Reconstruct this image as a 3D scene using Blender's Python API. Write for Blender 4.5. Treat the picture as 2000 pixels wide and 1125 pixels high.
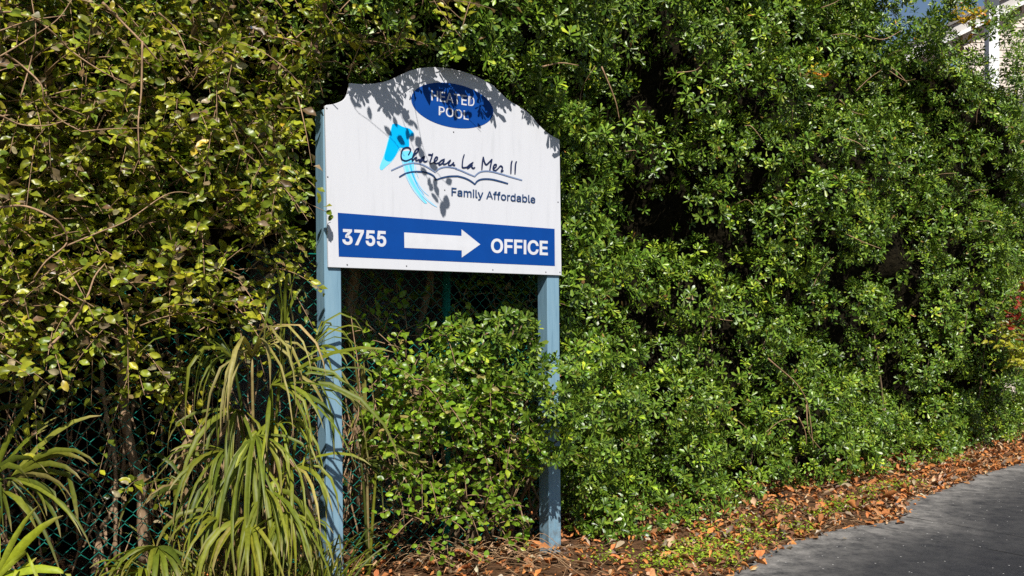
import bpy, math, random
import numpy as np
from mathutils import Vector, Matrix

for o in list(bpy.data.objects):
    bpy.data.objects.remove(o, do_unlink=True)
SC = bpy.context.scene
COL = SC.collection
R = math.radians

# ------------------------------------------------------------------ camera, sky, sun, exposure
F, HZ, CAMH = 1900.0, 612.0, 1.343          # focal length (px of a 2000 px wide picture), horizon row, eye height
cam = bpy.data.cameras.new('camera')
cam.sensor_width = 36.0
cam.lens = 36.0 * F / 2000.0
cam.shift_y = (HZ - 562.5) / 2000.0
cam.clip_start = 0.05
cam.clip_end = 3000
cam_o = bpy.data.objects.new('camera', cam)
cam_o.location = (0, 0, CAMH)
cam_o.rotation_euler = (R(90), 0, 0)
COL.objects.link(cam_o)
SC.camera = cam_o

SUN_EL = 47.0
SUN_H = np.array([-0.186, 0.983])            # horizontal travel direction of the light
SUN_H /= np.linalg.norm(SUN_H)
SUN = np.array([SUN_H[0] * math.cos(R(SUN_EL)), SUN_H[1] * math.cos(R(SUN_EL)), -math.sin(R(SUN_EL))])

world = bpy.data.worlds.new('World')
SC.world = world
world.use_nodes = True
wn = world.node_tree
sky = wn.nodes.new('ShaderNodeTexSky')
sky.sky_type = 'NISHITA'
sky.sun_disc = False
sky.sun_elevation = R(SUN_EL)
sky.sun_rotation = math.atan2(-SUN_H[0], -SUN_H[1])
sky.air_density = 1.0
sky.dust_density = 0.2
sky.ozone_density = 1.3
bg = wn.nodes['Background']
bg.inputs['Strength'].default_value = 0.055
wn.links.new(sky.outputs[0], bg.inputs[0])

sun = bpy.data.lights.new('sun', 'SUN')
sun.energy = 5.0
sun.angle = R(0.5)
sun.color = (1.0, 0.955, 0.88)
sun_o = bpy.data.objects.new('sun', sun)
sun_o.rotation_euler = Vector(SUN).to_track_quat('-Z', 'Y').to_euler()
sun_o.location = (0, -5, 12)
COL.objects.link(sun_o)

SC.view_settings.view_transform = 'Standard'
SC.view_settings.look = 'None'
SC.view_settings.gamma = 1.0
SC.view_settings.exposure = 0.48
SC.view_settings.use_curve_mapping = False
SC.render.engine = 'CYCLES'
SC.cycles.max_bounces = 6
SC.cycles.diffuse_bounces = 2
SC.cycles.glossy_bounces = 2
SC.cycles.transmission_bounces = 3
SC.cycles.use_denoising = False

# ------------------------------------------------------------------ frames of reference
TH = R(37.3)
RV = np.array([math.cos(TH), math.sin(TH), 0.0])      # along the sign, to the right
NV = np.array([-math.sin(TH), math.cos(TH), 0.0])     # back, away from the road
ORG = np.array([96.0 / F * 5.51, 5.51, 0.0])          # foot of the board's right edge
UP = np.array([0.0, 0.0, 1.0])

def H(t, n, z):
    return ORG + RV * t + NV * n + UP * z

def to_h(p):
    d = np.asarray(p) - ORG
    return d @ RV, d @ NV, np.asarray(p)[..., 2]

def P(x, y, Z):
    return np.array([(x - 1000.0) / F * Z, Z, CAMH + (HZ - y) / F * Z])

def G(x, y):
    return P(x, y, CAMH * F / (y - HZ))

def SP(x, y, n=0.0):
    k = (x - 1000.0) / F
    Z = (n + ORG @ NV) / (k * NV[0] + NV[1])
    return P(x, y, Z)

def px(p):
    p = np.asarray(p)
    return 1000 + p[..., 0] / p[..., 1] * F, HZ - (p[..., 2] - CAMH) / p[..., 1] * F

# ------------------------------------------------------------------ object helpers
WORLD = {}
def link(o, parent=None):
    COL.objects.link(o)
    if parent is not None:
        o.parent = parent
    return o

def tag(o, label=None, cat=None, group=None, kind=None):
    if label: o['label'] = label
    if cat: o['category'] = cat
    if group: o['group'] = group
    if kind: o['kind'] = kind
    return o

def thing(name, loc, label, cat, group=None):
    o = bpy.data.objects.new(name, None)
    o.empty_display_size = 0.2
    o.location = [float(v) for v in loc]
    link(o)
    WORLD[o.name] = np.array(loc, float)
    return tag(o, label, cat, group)

def base_of(parent):
    return WORLD.get(parent.name, np.zeros(3)) if parent is not None else np.zeros(3)

def set_cols(me, cols):
    c = np.asarray(cols, np.float32)
    if c.shape[1] == 3:
        c = np.concatenate([c, np.ones((len(c), 1), np.float32)], 1)
    a = me.color_attributes.new('Col', 'FLOAT_COLOR', 'POINT')
    a.data.foreach_set('color', c.ravel())

def tri_mesh(name, V, T, cols=None, smooth=True):
    me = bpy.data.meshes.new(name)
    V = np.ascontiguousarray(V, np.float32); T = np.ascontiguousarray(T, np.int32)
    me.vertices.add(len(V)); me.vertices.foreach_set('co', V.ravel())
    me.loops.add(T.size); me.loops.foreach_set('vertex_index', T.ravel())
    me.polygons.add(len(T))
    me.polygons.foreach_set('loop_start', np.arange(0, T.size, 3, dtype=np.int32))
    me.polygons.foreach_set('loop_total', np.full(len(T), 3, np.int32))
    me.update(calc_edges=True)
    if smooth:
        me.polygons.foreach_set('use_smooth', np.ones(len(T), bool))
    if cols is not None:
        set_cols(me, cols)
    return me

def put(name, me, mat, parent=None):
    """link a mesh whose coordinates are already relative to its parent's place"""
    o = bpy.data.objects.new(name, me)
    if mat is not None and len(me.materials) == 0:
        me.materials.append(mat)
    link(o, parent)
    WORLD[o.name] = base_of(parent)
    return o

def obj(name, V, Fc, mat, parent=None, smooth=False, cols=None):
    """a mesh object from world coordinates"""
    V = np.asarray(V, float) - base_of(parent)
    me = bpy.data.meshes.new(name)
    me.from_pydata(V.tolist(), [], [list(map(int, f)) for f in Fc])
    me.update()
    if smooth:
        me.polygons.foreach_set('use_smooth', np.ones(len(me.polygons), bool))
    if cols is not None:
        set_cols(me, cols)
    return put(name, me, mat, parent)

def big(name, V, T, cols, mat, parent=None, smooth=True):
    return put(name, tri_mesh(name, np.asarray(V) - base_of(parent), T, cols, smooth), mat, parent)

def inst(name, me, M, parent=None):
    o = bpy.data.objects.new(name, me)
    link(o, parent)
    M = np.array(M, float)
    M[:3, 3] -= base_of(parent)
    o.matrix_local = Matrix(M.tolist())
    return o

def bevel(o, w, seg=2):
    m = o.modifiers.new('bevel', 'BEVEL'); m.width = w; m.segments = seg; m.limit_method = 'ANGLE'
    return o

BOXF = [(0,1,3,2),(4,6,7,5),(0,4,5,1),(2,3,7,6),(0,2,6,4),(1,5,7,3)]
def box_pts(c, ax, ay, az):
    """box from its centre and three half-axis vectors"""
    c = np.asarray(c, float)
    return [c + i*np.asarray(ax) + j*np.asarray(ay) + k*np.asarray(az) for i in (-1,1) for j in (-1,1) for k in (-1,1)]

def norm(v):
    v = np.asarray(v, float)
    return v / np.maximum(np.linalg.norm(v, axis=-1, keepdims=True), 1e-9)

def catmull(pts, sub=6):
    p = np.asarray(pts, float)
    if len(p) < 3:
        return np.array([p[0] + (p[-1]-p[0])*i/sub for i in range(sub+1)])
    q = np.vstack([2*p[0]-p[1], p, 2*p[-1]-p[-2]])
    out = []
    for i in range(1, len(q)-2):
        for k in range(sub):
            t = k / sub
            a, b, c, d = q[i-1], q[i], q[i+1], q[i+2]
            out.append(0.5*((2*b)+(-a+c)*t+(2*a-5*b+4*c-d)*t*t+(-a+3*b-3*c+d)*t**3))
    out.append(p[-1])
    return np.array(out)

def tube(pts, rad, sides=5):
    """triangulated tube along a polyline; rad a number or one per point"""
    p = np.asarray(pts, float); n = len(p)
    r = np.full(n, rad) if np.isscalar(rad) else np.asarray(rad, float)
    d = np.gradient(p, axis=0); d = norm(d)
    ref = np.where(np.abs(d[:, 2:3]) > 0.9, np.array([[1., 0, 0]]), np.array([[0, 0, 1.]]))
    a = norm(np.cross(d, ref)); b = np.cross(d, a)
    ang = np.linspace(0, 2*math.pi, sides, endpoint=False)
    V = (p[:, None] + r[:, None, None]*(np.cos(ang)[None, :, None]*a[:, None] + np.sin(ang)[None, :, None]*b[:, None])).reshape(-1, 3)
    T = []
    for i in range(n-1):
        for k in range(sides):
            k2 = (k+1) % sides
            q = (i*sides+k, i*sides+k2, (i+1)*sides+k2, (i+1)*sides+k)
            T += [(q[0], q[1], q[2]), (q[0], q[2], q[3])]
    for k in range(1, sides-1):
        T.append((0, k+1, k)); e = (n-1)*sides; T.append((e, e+k, e+k+1))
    return V, np.array(T)

def tubes(list_of, sides=4):
    Vs, Ts, o = [], [], 0
    for pts, rad in list_of:
        v, t = tube(pts, rad, sides)
        Vs.append(v); Ts.append(t + o); o += len(v)
    return np.vstack(Vs), np.vstack(Ts)

# ------------------------------------------------------------------ materials
def mat_base(name):
    m = bpy.data.materials.new(name); m.use_nodes = True
    nt = m.node_tree
    return m, nt, nt.nodes['Principled BSDF'], nt.nodes['Material Output']

def N(nt, kind, **kw):
    n = nt.nodes.new(kind)
    for k, v in kw.items():
        if k in n.inputs: n.inputs[k].default_value = v
        else: setattr(n, k, v)
    return n

def noise_col(nt, stops, scale=8.0, detail=5.0, rough=0.6, stretch=None, coord='Object'):
    tc = N(nt, 'ShaderNodeTexCoord'); mp = N(nt, 'ShaderNodeMapping')
    if stretch: mp.inputs['Scale'].default_value = stretch
    nt.links.new(tc.outputs[coord], mp.inputs[0])
    no = N(nt, 'ShaderNodeTexNoise'); no.inputs['Scale'].default_value = scale
    no.inputs['Detail'].default_value = detail; no.inputs['Roughness'].default_value = rough
    nt.links.new(mp.outputs[0], no.inputs['Vector'])
    cr = N(nt, 'ShaderNodeValToRGB')
    while len(cr.color_ramp.elements) < len(stops): cr.color_ramp.elements.new(0.5)
    for e, (p, c) in zip(cr.color_ramp.elements, stops):
        e.position = p; e.color = (*c, 1)
    nt.links.new(no.outputs['Fac'], cr.inputs[0])
    return no, cr

def add_bump(nt, bsdf, fac_out, strength=0.3, dist=0.01):
    b = N(nt, 'ShaderNodeBump'); b.inputs['Strength'].default_value = strength; b.inputs['Distance'].default_value = dist
    nt.links.new(fac_out, b.inputs['Height']); nt.links.new(b.outputs[0], bsdf.inputs['Normal'])
    return b

def surf(name, stops, scale=8, rough=0.6, bump=0.0, bdist=0.005, stretch=None, spec=0.4, detail=5.0):
    m, nt, b, out = mat_base(name)
    no, cr = noise_col(nt, stops, scale, detail, stretch=stretch)
    nt.links.new(cr.outputs[0], b.inputs['Base Color'])
    b.inputs['Roughness'].default_value = rough
    b.inputs['Specular IOR Level'].default_value = spec
    if bump: add_bump(nt, b, no.outputs['Fac'], bump, bdist)
    return m

def leaf_mat(name, rough=0.35, spec=0.5, trans=0.12, tint=(1.3, 1.35, 0.5), mottle=0.35):
    m, nt, b, out = mat_base(name)
    at = N(nt, 'ShaderNodeAttribute', attribute_name='Col')
    tc = N(nt, 'ShaderNodeTexCoord')
    no = N(nt, 'ShaderNodeTexNoise'); no.inputs['Scale'].default_value = 60; no.inputs['Detail'].default_value = 3
    nt.links.new(tc.outputs['Object'], no.inputs['Vector'])
    mr = N(nt, 'ShaderNodeMapRange'); mr.inputs[1].default_value = 0.3; mr.inputs[2].default_value = 0.7
    mr.inputs[3].default_value = 1 - mottle; mr.inputs[4].default_value = 1 + mottle
    nt.links.new(no.outputs['Fac'], mr.inputs[0])
    mx = N(nt, 'ShaderNodeVectorMath', operation='SCALE')
    nt.links.new(at.outputs['Color'], mx.inputs[0]); nt.links.new(mr.outputs[0], mx.inputs['Scale'])
    nt.links.new(mx.outputs[0], b.inputs['Base Color'])
    b.inputs['Roughness'].default_value = rough
    b.inputs['Specular IOR Level'].default_value = spec
    if trans > 0:
        tl = N(nt, 'ShaderNodeBsdfTranslucent')
        tm = N(nt, 'ShaderNodeVectorMath', operation='MULTIPLY'); tm.inputs[1].default_value = tint
        nt.links.new(mx.outputs[0], tm.inputs[0]); nt.links.new(tm.outputs[0], tl.inputs[0])
        ms = N(nt, 'ShaderNodeMixShader'); ms.inputs[0].default_value = trans
        nt.links.new(b.outputs[0], ms.inputs[1]); nt.links.new(tl.outputs[0], ms.inputs[2])
        nt.links.new(ms.outputs[0], out.inputs['Surface'])
    return m

def weathered_paint(name, stops, scale, rough, bump, bdist, stretch):
    """painted timber: grain, chips down to grey wood, splashed soil low on the post"""
    m, nt, b, out = mat_base(name)
    no, cr = noise_col(nt, stops, scale, 6, 0.65, stretch)
    _, chip = noise_col(nt, [(0.665, (0, 0, 0)), (0.69, (1, 1, 1))], 9, 8, 0.7, (3.5, 3.5, 0.8))
    mx = N(nt, 'ShaderNodeMix', data_type='RGBA'); mx.inputs[7].default_value = (0.22, 0.20, 0.17, 1)
    nt.links.new(chip.outputs[0], mx.inputs[0]); nt.links.new(cr.outputs[0], mx.inputs[6])
    geo = N(nt, 'ShaderNodeNewGeometry'); sep = N(nt, 'ShaderNodeSeparateXYZ'); nt.links.new(geo.outputs['Position'], sep.inputs[0])
    mr = N(nt, 'ShaderNodeMapRange'); mr.inputs[1].default_value = 0.32; mr.inputs[2].default_value = 0.0; mr.inputs[3].default_value = 0.0; mr.inputs[4].default_value = 0.9
    nt.links.new(sep.outputs[2], mr.inputs[0])
    _, sp = noise_col(nt, [(0.4, (0, 0, 0)), (0.65, (1, 1, 1))], 28, 6, 0.7)
    mu = N(nt, 'ShaderNodeMath', operation='MULTIPLY'); nt.links.new(mr.outputs[0], mu.inputs[0]); nt.links.new(sp.outputs[0], mu.inputs[1])
    m2 = N(nt, 'ShaderNodeMix', data_type='RGBA'); m2.inputs[7].default_value = (0.10, 0.07, 0.045, 1)
    nt.links.new(mu.outputs[0], m2.inputs[0]); nt.links.new(mx.outputs[2], m2.inputs[6])
    nt.links.new(m2.outputs[2], b.inputs['Base Color']); b.inputs['Roughness'].default_value = rough
    add_bump(nt, b, no.outputs['Fac'], bump, bdist)
    return m

M_PITT = leaf_mat('glossy_evergreen_leaf', 0.38, 0.45, 0.08, mottle=0.25)
M_THORN = leaf_mat('broad_leaf', 0.36, 0.42, 0.3)
M_PALM = leaf_mat('palmetto_blade', 0.5, 0.3, 0.18, mottle=0.18)
M_DRY = leaf_mat('dry_leaf', 0.75, 0.2, 0.08, (1.2, 1.0, 0.7), 0.3)
M_WEED = leaf_mat('weed_leaf', 0.55, 0.3, 0.2)
M_STEM = surf('stem_bark', [(0.3, (0.19, 0.11, 0.06)), (0.7, (0.42, 0.27, 0.15))], 40, 0.7, 0.3)
M_TWIG = surf('twig_bark', [(0.3, (0.09, 0.06, 0.035)), (0.7, (0.2, 0.14, 0.08))], 40, 0.8, 0.3)
M_TRUNK = surf('dead_trunk_bark', [(0.25, (0.09, 0.055, 0.03)), (0.5, (0.26, 0.17, 0.10)), (0.75, (0.42, 0.30, 0.20))], 14, 0.85, 0.8, 0.01, (3, 3, 0.5))
M_INNER = surf('painted_gap_shade', [(0.35, (0.006, 0.005, 0.003)), (0.6, (0.016, 0.013, 0.007)), (0.75, (0.03, 0.022, 0.012))], 30, 0.95, 1.0, 0.03, spec=0.05)  # near-black: the shade of the foliage gaps is put into this colour
M_WIRE = surf('green_vinyl_wire', [(0.3, (0.005, 0.14, 0.105)), (0.7, (0.008, 0.2, 0.15))], 30, 0.4)
M_WHITE = surf('white_sign_paint',  [(0.28, (0.51, 0.52, 0.555)), (0.42, (0.555, 0.565, 0.605)), (0.75, (0.575, 0.585, 0.625))], 5, 0.42, 0.02, stretch=(5, 5, 0.55))
M_POST = weathered_paint('pale_blue_paint', [(0.25, (0.10, 0.19, 0.26)), (0.45, (0.155, 0.275, 0.365)), (0.8, (0.21, 0.335, 0.42))], 16, 0.6, 0.35, 0.003, (3.0, 3.0, 0.22))
def flat(name, c, rough=0.4):
    d = tuple(v*0.92 for v in c)
    return surf(name, [(0.35, d), (0.65, c)], 9, rough, spec=0.15)
M_BLUE = flat('blue_vinyl', (0.0012, 0.050, 0.26), 0.6)
M_LETTER = flat('white_vinyl', (0.585, 0.595, 0.635))
M_NAVY = flat('navy_vinyl', (0.012, 0.022, 0.075))
M_SLATE = flat('slate_blue_vinyl', (0.17, 0.23, 0.38))
M_NAVY2 = flat('dark_blue_vinyl', (0.02, 0.055, 0.15))
M_CYAN = flat('cyan_vinyl', (0.0, 0.40, 0.82))
M_CYAN2 = flat('pale_cyan_vinyl', (0.16, 0.62, 0.86))
M_CYAN3 = flat('light_blue_vinyl', (0.33, 0.60, 0.82))
M_SCREW = flat('dull_screw_metal', (0.12, 0.12, 0.13), 0.5)

# ------------------------------------------------------------------ ground, driveway
def ground_mat():
    m, nt, b, out = mat_base('soil_and_duff')
    no, cr = noise_col(nt, [(0.3, (0.045, 0.024, 0.013)), (0.5, (0.11, 0.058, 0.03)), (0.65, (0.19, 0.095, 0.045)), (0.8, (0.25, 0.15, 0.08))], 26, 8, 0.7)
    nt.links.new(cr.outputs[0], b.inputs['Base Color'])
    b.inputs['Roughness'].default_value = 0.95; b.inputs['Specular IOR Level'].default_value = 0.1
    add_bump(nt, b, no.outputs['Fac'], 0.9, 0.03)
    return m
def asphalt_mat():
    m, nt, b, out = mat_base('worn_asphalt')
    no, cr = noise_col(nt, [(0.28, (0.006, 0.0064, 0.008)), (0.52, (0.0125, 0.0135, 0.0175)), (0.75, (0.046, 0.048, 0.057))], 150, 6, 0.75)
    big_n, big_c = noise_col(nt, [(0.35, (0.88, 0.88, 0.92)), (0.65, (1.12, 1.12, 1.12))], 0.8, 5, 0.6)
    mul = N(nt, 'ShaderNodeMix', data_type='RGBA', blend_type='MULTIPLY'); mul.inputs[0].default_value = 1.0
    nt.links.new(cr.outputs[0], mul.inputs[6]); nt.links.new(big_c.outputs[0], mul.inputs[7])
    at = N(nt, 'ShaderNodeAttribute', attribute_name='Col')
    dn, dc = noise_col(nt, [(0.32, (0, 0, 0)), (0.62, (1, 1, 1))], 7, 10, 0.8)
    fac = N(nt, 'ShaderNodeMath', operation='MULTIPLY')
    nt.links.new(at.outputs['Fac'], fac.inputs[0]); nt.links.new(dc.outputs[0], fac.inputs[1])
    dust = N(nt, 'ShaderNodeMix', data_type='RGBA'); dust.inputs[7].default_value = (0.27, 0.255, 0.24, 1)
    nt.links.new(fac.outputs[0], dust.inputs[0]); nt.links.new(mul.outputs[2], dust.inputs[6])
    # pale stone chips
    tc = N(nt, 'ShaderNodeTexCoord')
    vo = N(nt, 'ShaderNodeTexVoronoi'); vo.inputs['Scale'].default_value = 26
    nt.links.new(tc.outputs['Object'], vo.inputs['Vector'])
    lt = N(nt, 'ShaderNodeMath', operation='LESS_THAN'); lt.inputs[1].default_value = 0.11
    nt.links.new(vo.outputs['Distance'], lt.inputs[0])
    wn_ = N(nt, 'ShaderNodeSeparateColor'); nt.links.new(vo.outputs['Color'], wn_.inputs[0])
    gt = N(nt, 'ShaderNodeMath', operation='GREATER_THAN'); gt.inputs[1].default_value = 0.75
    nt.links.new(wn_.outputs[0], gt.inputs[0])
    mm = N(nt, 'ShaderNodeMath', operation='MULTIPLY'); nt.links.new(lt.outputs[0], mm.inputs[0]); nt.links.new(gt.outputs[0], mm.inputs[1])
    chips = N(nt, 'ShaderNodeMix', data_type='RGBA'); chips.inputs[7].default_value = (0.42, 0.41, 0.40, 1)
    nt.links.new(mm.outputs[0], chips.inputs[0]); nt.links.new(dust.outputs[2], chips.inputs[6])
    nt.links.new(chips.outputs[2], b.inputs['Base Color'])
    b.inputs['Roughness'].default_value = 0.85; b.inputs['Specular IOR Level'].default_value = 0.25
    add_bump(nt, b, no.outputs['Fac'], 0.25, 0.004)
    return m

gv, gf = [], []
gx = np.concatenate([[-400, -60, -15], np.linspace(-6, 12, 25), [20, 60, 400]])
gy = np.concatenate([[-400, -60, -10], np.linspace(-2, 16, 25), [24, 70, 600]])
for yy in gy:
    for xx in gx: gv.append((xx, yy, -0.012))
nx = len(gx)
for j in range(len(gy)-1):
    for i in range(nx-1): gf.append((j*nx+i, j*nx+i+1, (j+1)*nx+i+1, (j+1)*nx+i))
ground = obj('ground', gv, gf, ground_mat()); tag(ground, 'bare brown soil and leaf duff under the hedge', None, None, 'structure')

EDGE_PX = [(1433,1123),(1491,1087),(1554,1060),(1640,1036),(1700,1028),(1748,1020),(1766,1002),(1772,980),(1820,966),(1865,948),(1910,930),(2000,905),(2080,886),(2200,862)]
edge = np.array([G(*p) for p in EDGE_PX])
e0 = edge[0]
edge = np.vstack([e0 + np.array([-6.0, -5.2, 0]), e0 + np.array([-1.7, -1.6, 0]), e0 + np.array([-0.45, -0.42, 0]), edge])
edge_c = catmull(edge, 22)
rng = np.random.default_rng(5)
ed_d = norm(np.gradient(edge_c, axis=0)); ed_n = np.stack([ed_d[:, 1], -ed_d[:, 0], 0*ed_d[:, 0]], 1)   # to the road side
edge_c = edge_c + ed_n * (rng.normal(0, 0.010, (len(edge_c), 1)) + 0.015*np.sin(np.arange(len(edge_c))*0.9)[:, None])
offs = [0, 0.06, 0.16, 0.32, 0.6, 1.1, 2.4, 6, 25]
dust = [1, 1, 0.85, 0.45, 0.16, 0.04, 0.0, 0.0, 0.0]
out_dir = norm(np.array([[0.606, -0.795, 0.0]]))
rv, rc, rf = [], [], []
for k, (of, du) in enumerate(zip(offs, dust)):
    for i, p in enumerate(edge_c):
        d = out_dir[0]
        q = p + d*of; q[2] = 0.006 if k == 0 else 0.022
        rv.append(q); rc.append((du, du, du))
ne = len(edge_c)
for k in range(len(offs)-1):
    for i in range(ne-1): rf.append((k*ne+i, (k+1)*ne+i, (k+1)*ne+i+1, k*ne+i+1))
road = obj('driveway', rv, rf, asphalt_mat(), None, True, rc); tag(road, 'dark worn asphalt driveway with dusty pale edge', None, None, 'structure')
eh_t, eh_n, _ = to_h(edge_c)
o_ = np.argsort(eh_t)
EDGE_T, EDGE_N = eh_t[o_], eh_n[o_]
def n_edge(t): return np.interp(t, EDGE_T, EDGE_N)

# ------------------------------------------------------------------ the sign
sign = thing('entrance_sign', H(-0.72, 0.06, 0), 'white entrance sign with arched top and blue office arrow band on two pale blue posts', 'sign')
LEAN = 0.0095
def panel(pxpts, n):
    return np.array([SP(x, y, n) for x, y in pxpts])

def cap_poly(name, pts, mat, n0, n1=None, parent=sign):
    """flat shape given by outline points on the board plane, with a little thickness"""
    k = len(pts)
    front = [SP(x, y, 0) + NV*n0 for x, y in pts]
    if n1 is None: n1 = n0 + 0.0006
    back = [SP(x, y, 0) + NV*n1 for x, y in pts]
    fc = [list(range(k))[::-1], [k+i for i in range(k)]] + [(i, (i+1) % k, k+(i+1) % k, k+i) for i in range(k)]
    o = obj(name, front+back, fc, mat, parent)
    return o

top_l = catmull([(638,205),(650,203.5),(661,200),(671,195),(677,187),(680.5,176),(682.5,162)], 5)
top_m = catmull([(682.5,162),(705,164),(730,163),(756,158),(777,149),(798,139),(821,133),(849,131),(876,133.5),(902,139),(928,148),(948,158),(964,167)], 6)
top_r = catmull([(964,167),(977,180),(995,196),(1021,212),(1039,227),(1052,243),(1068,258),(1080,266),(1093,273)], 5)
outline = [(641.5,522)] + [(634.8,207)] + list(map(tuple, top_l)) + list(map(tuple, top_m[1:])) + list(map(tuple, top_r[1:])) + [(1097,538)]
board = cap_poly('sign_board', outline, M_WHITE, 0.0, 0.013)
bevel(board, 0.0015, 1)

def post(tc, z0, z1, w=0.0885, d=0.088):
    ax, ay = RV*w/2, NV*d/2
    lo = H(tc - LEAN*(z0-1.4), 0.014 + d/2, z0); hi = H(tc - LEAN*(z1-1.4), 0.014 + d/2, z1)
    v = [lo-ax-ay, lo+ax-ay, lo+ax+ay, lo-ax+ay, hi-ax-ay, hi+ax-ay, hi+ax+ay, hi-ax+ay]
    o = obj('post', v, [(3,2,1,0),(4,5,6,7),(0,1,5,4),(1,2,6,5),(2,3,7,6),(3,0,4,7)], M_POST, sign)
    bevel(o, 0.004, 2)
    return o
tl = to_h(SP(636, 400))[0]
post(tl + 0.046, -0.25, 2.315)
post(-0.0455, -0.25, 2.31)

# printed shapes
def stroke(name, strokes, mat, n0, width, parent=sign, sub=6, taper=0.0):
    """pen strokes on the board: lists of px points, width in px"""
    V, Fc = [], []
    for k, (pts, wd) in enumerate(strokes):
        c = catmull(pts, sub)
        d = norm(np.gradient(c, axis=0)); nn = np.stack([-d[:, 1], d[:, 0]], 1)
        t = np.linspace(0, 1, len(c))
        w = wd*width*(1 - taper*np.abs(2*t-1)**3)
        b = len(V); m = len(c)
        for i in range(m):
            for s in (-1, 1):
                q = c[i] + nn[i]*w[i]*0.5*s
                V.append(SP(q[0], q[1]) + NV*(n0 - 0.00006*k))
        for i in range(m-1): Fc.append((b+2*i, b+2*i+1, b+2*i+3, b+2*i+2))
    return obj(name, V, Fc, mat, parent)

def crop(ox, oy, s, pts): return [(ox + x/s, oy + y/s) for x, y in pts]

# oval
th = np.linspace(0, 2*math.pi, 64, endpoint=False)
cl, cr_ = SP(803, 196), SP(963.5, 213)
ct, cb = SP(876, 162.5), SP(889, 249)
cen = (cl + cr_)/2; ax_u = (cr_ - cl)/2; 
zc = 0.5*(SP(882.5,162.8)[2] + SP(882.5,249)[2]); hz = 0.5*(SP(882.5,162.8)[2] - SP(882.5,249)[2])
ov = [cen*np.array([1,1,0]) + UP*zc + np.array([ax_u[0], ax_u[1], 0])*math.cos(a) + UP*hz*math.sin(a) for a in th]
ovf = [p - NV*0.0012 for p in ov]; ovb = [p - NV*0.0006 for p in ov]
obj('blue_oval', ovf+ovb, [list(range(64)), [64+i for i in range(64)][::-1]] + [(i, 64+i, 64+(i+1) % 64, (i+1) % 64) for i in range(64)], M_BLUE, sign)
cap_poly('blue_band', [(659.5,415.5),(1083,447),(1083.5,519.5),(661.5,501)], M_BLUE, -0.0012)
cap_poly('arrow', [(789,454),(901,461),(901,448),(937.5,477.3),(901.5,503),(901.5,489),(789.5,484)], M_LETTER, -0.0022)

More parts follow.
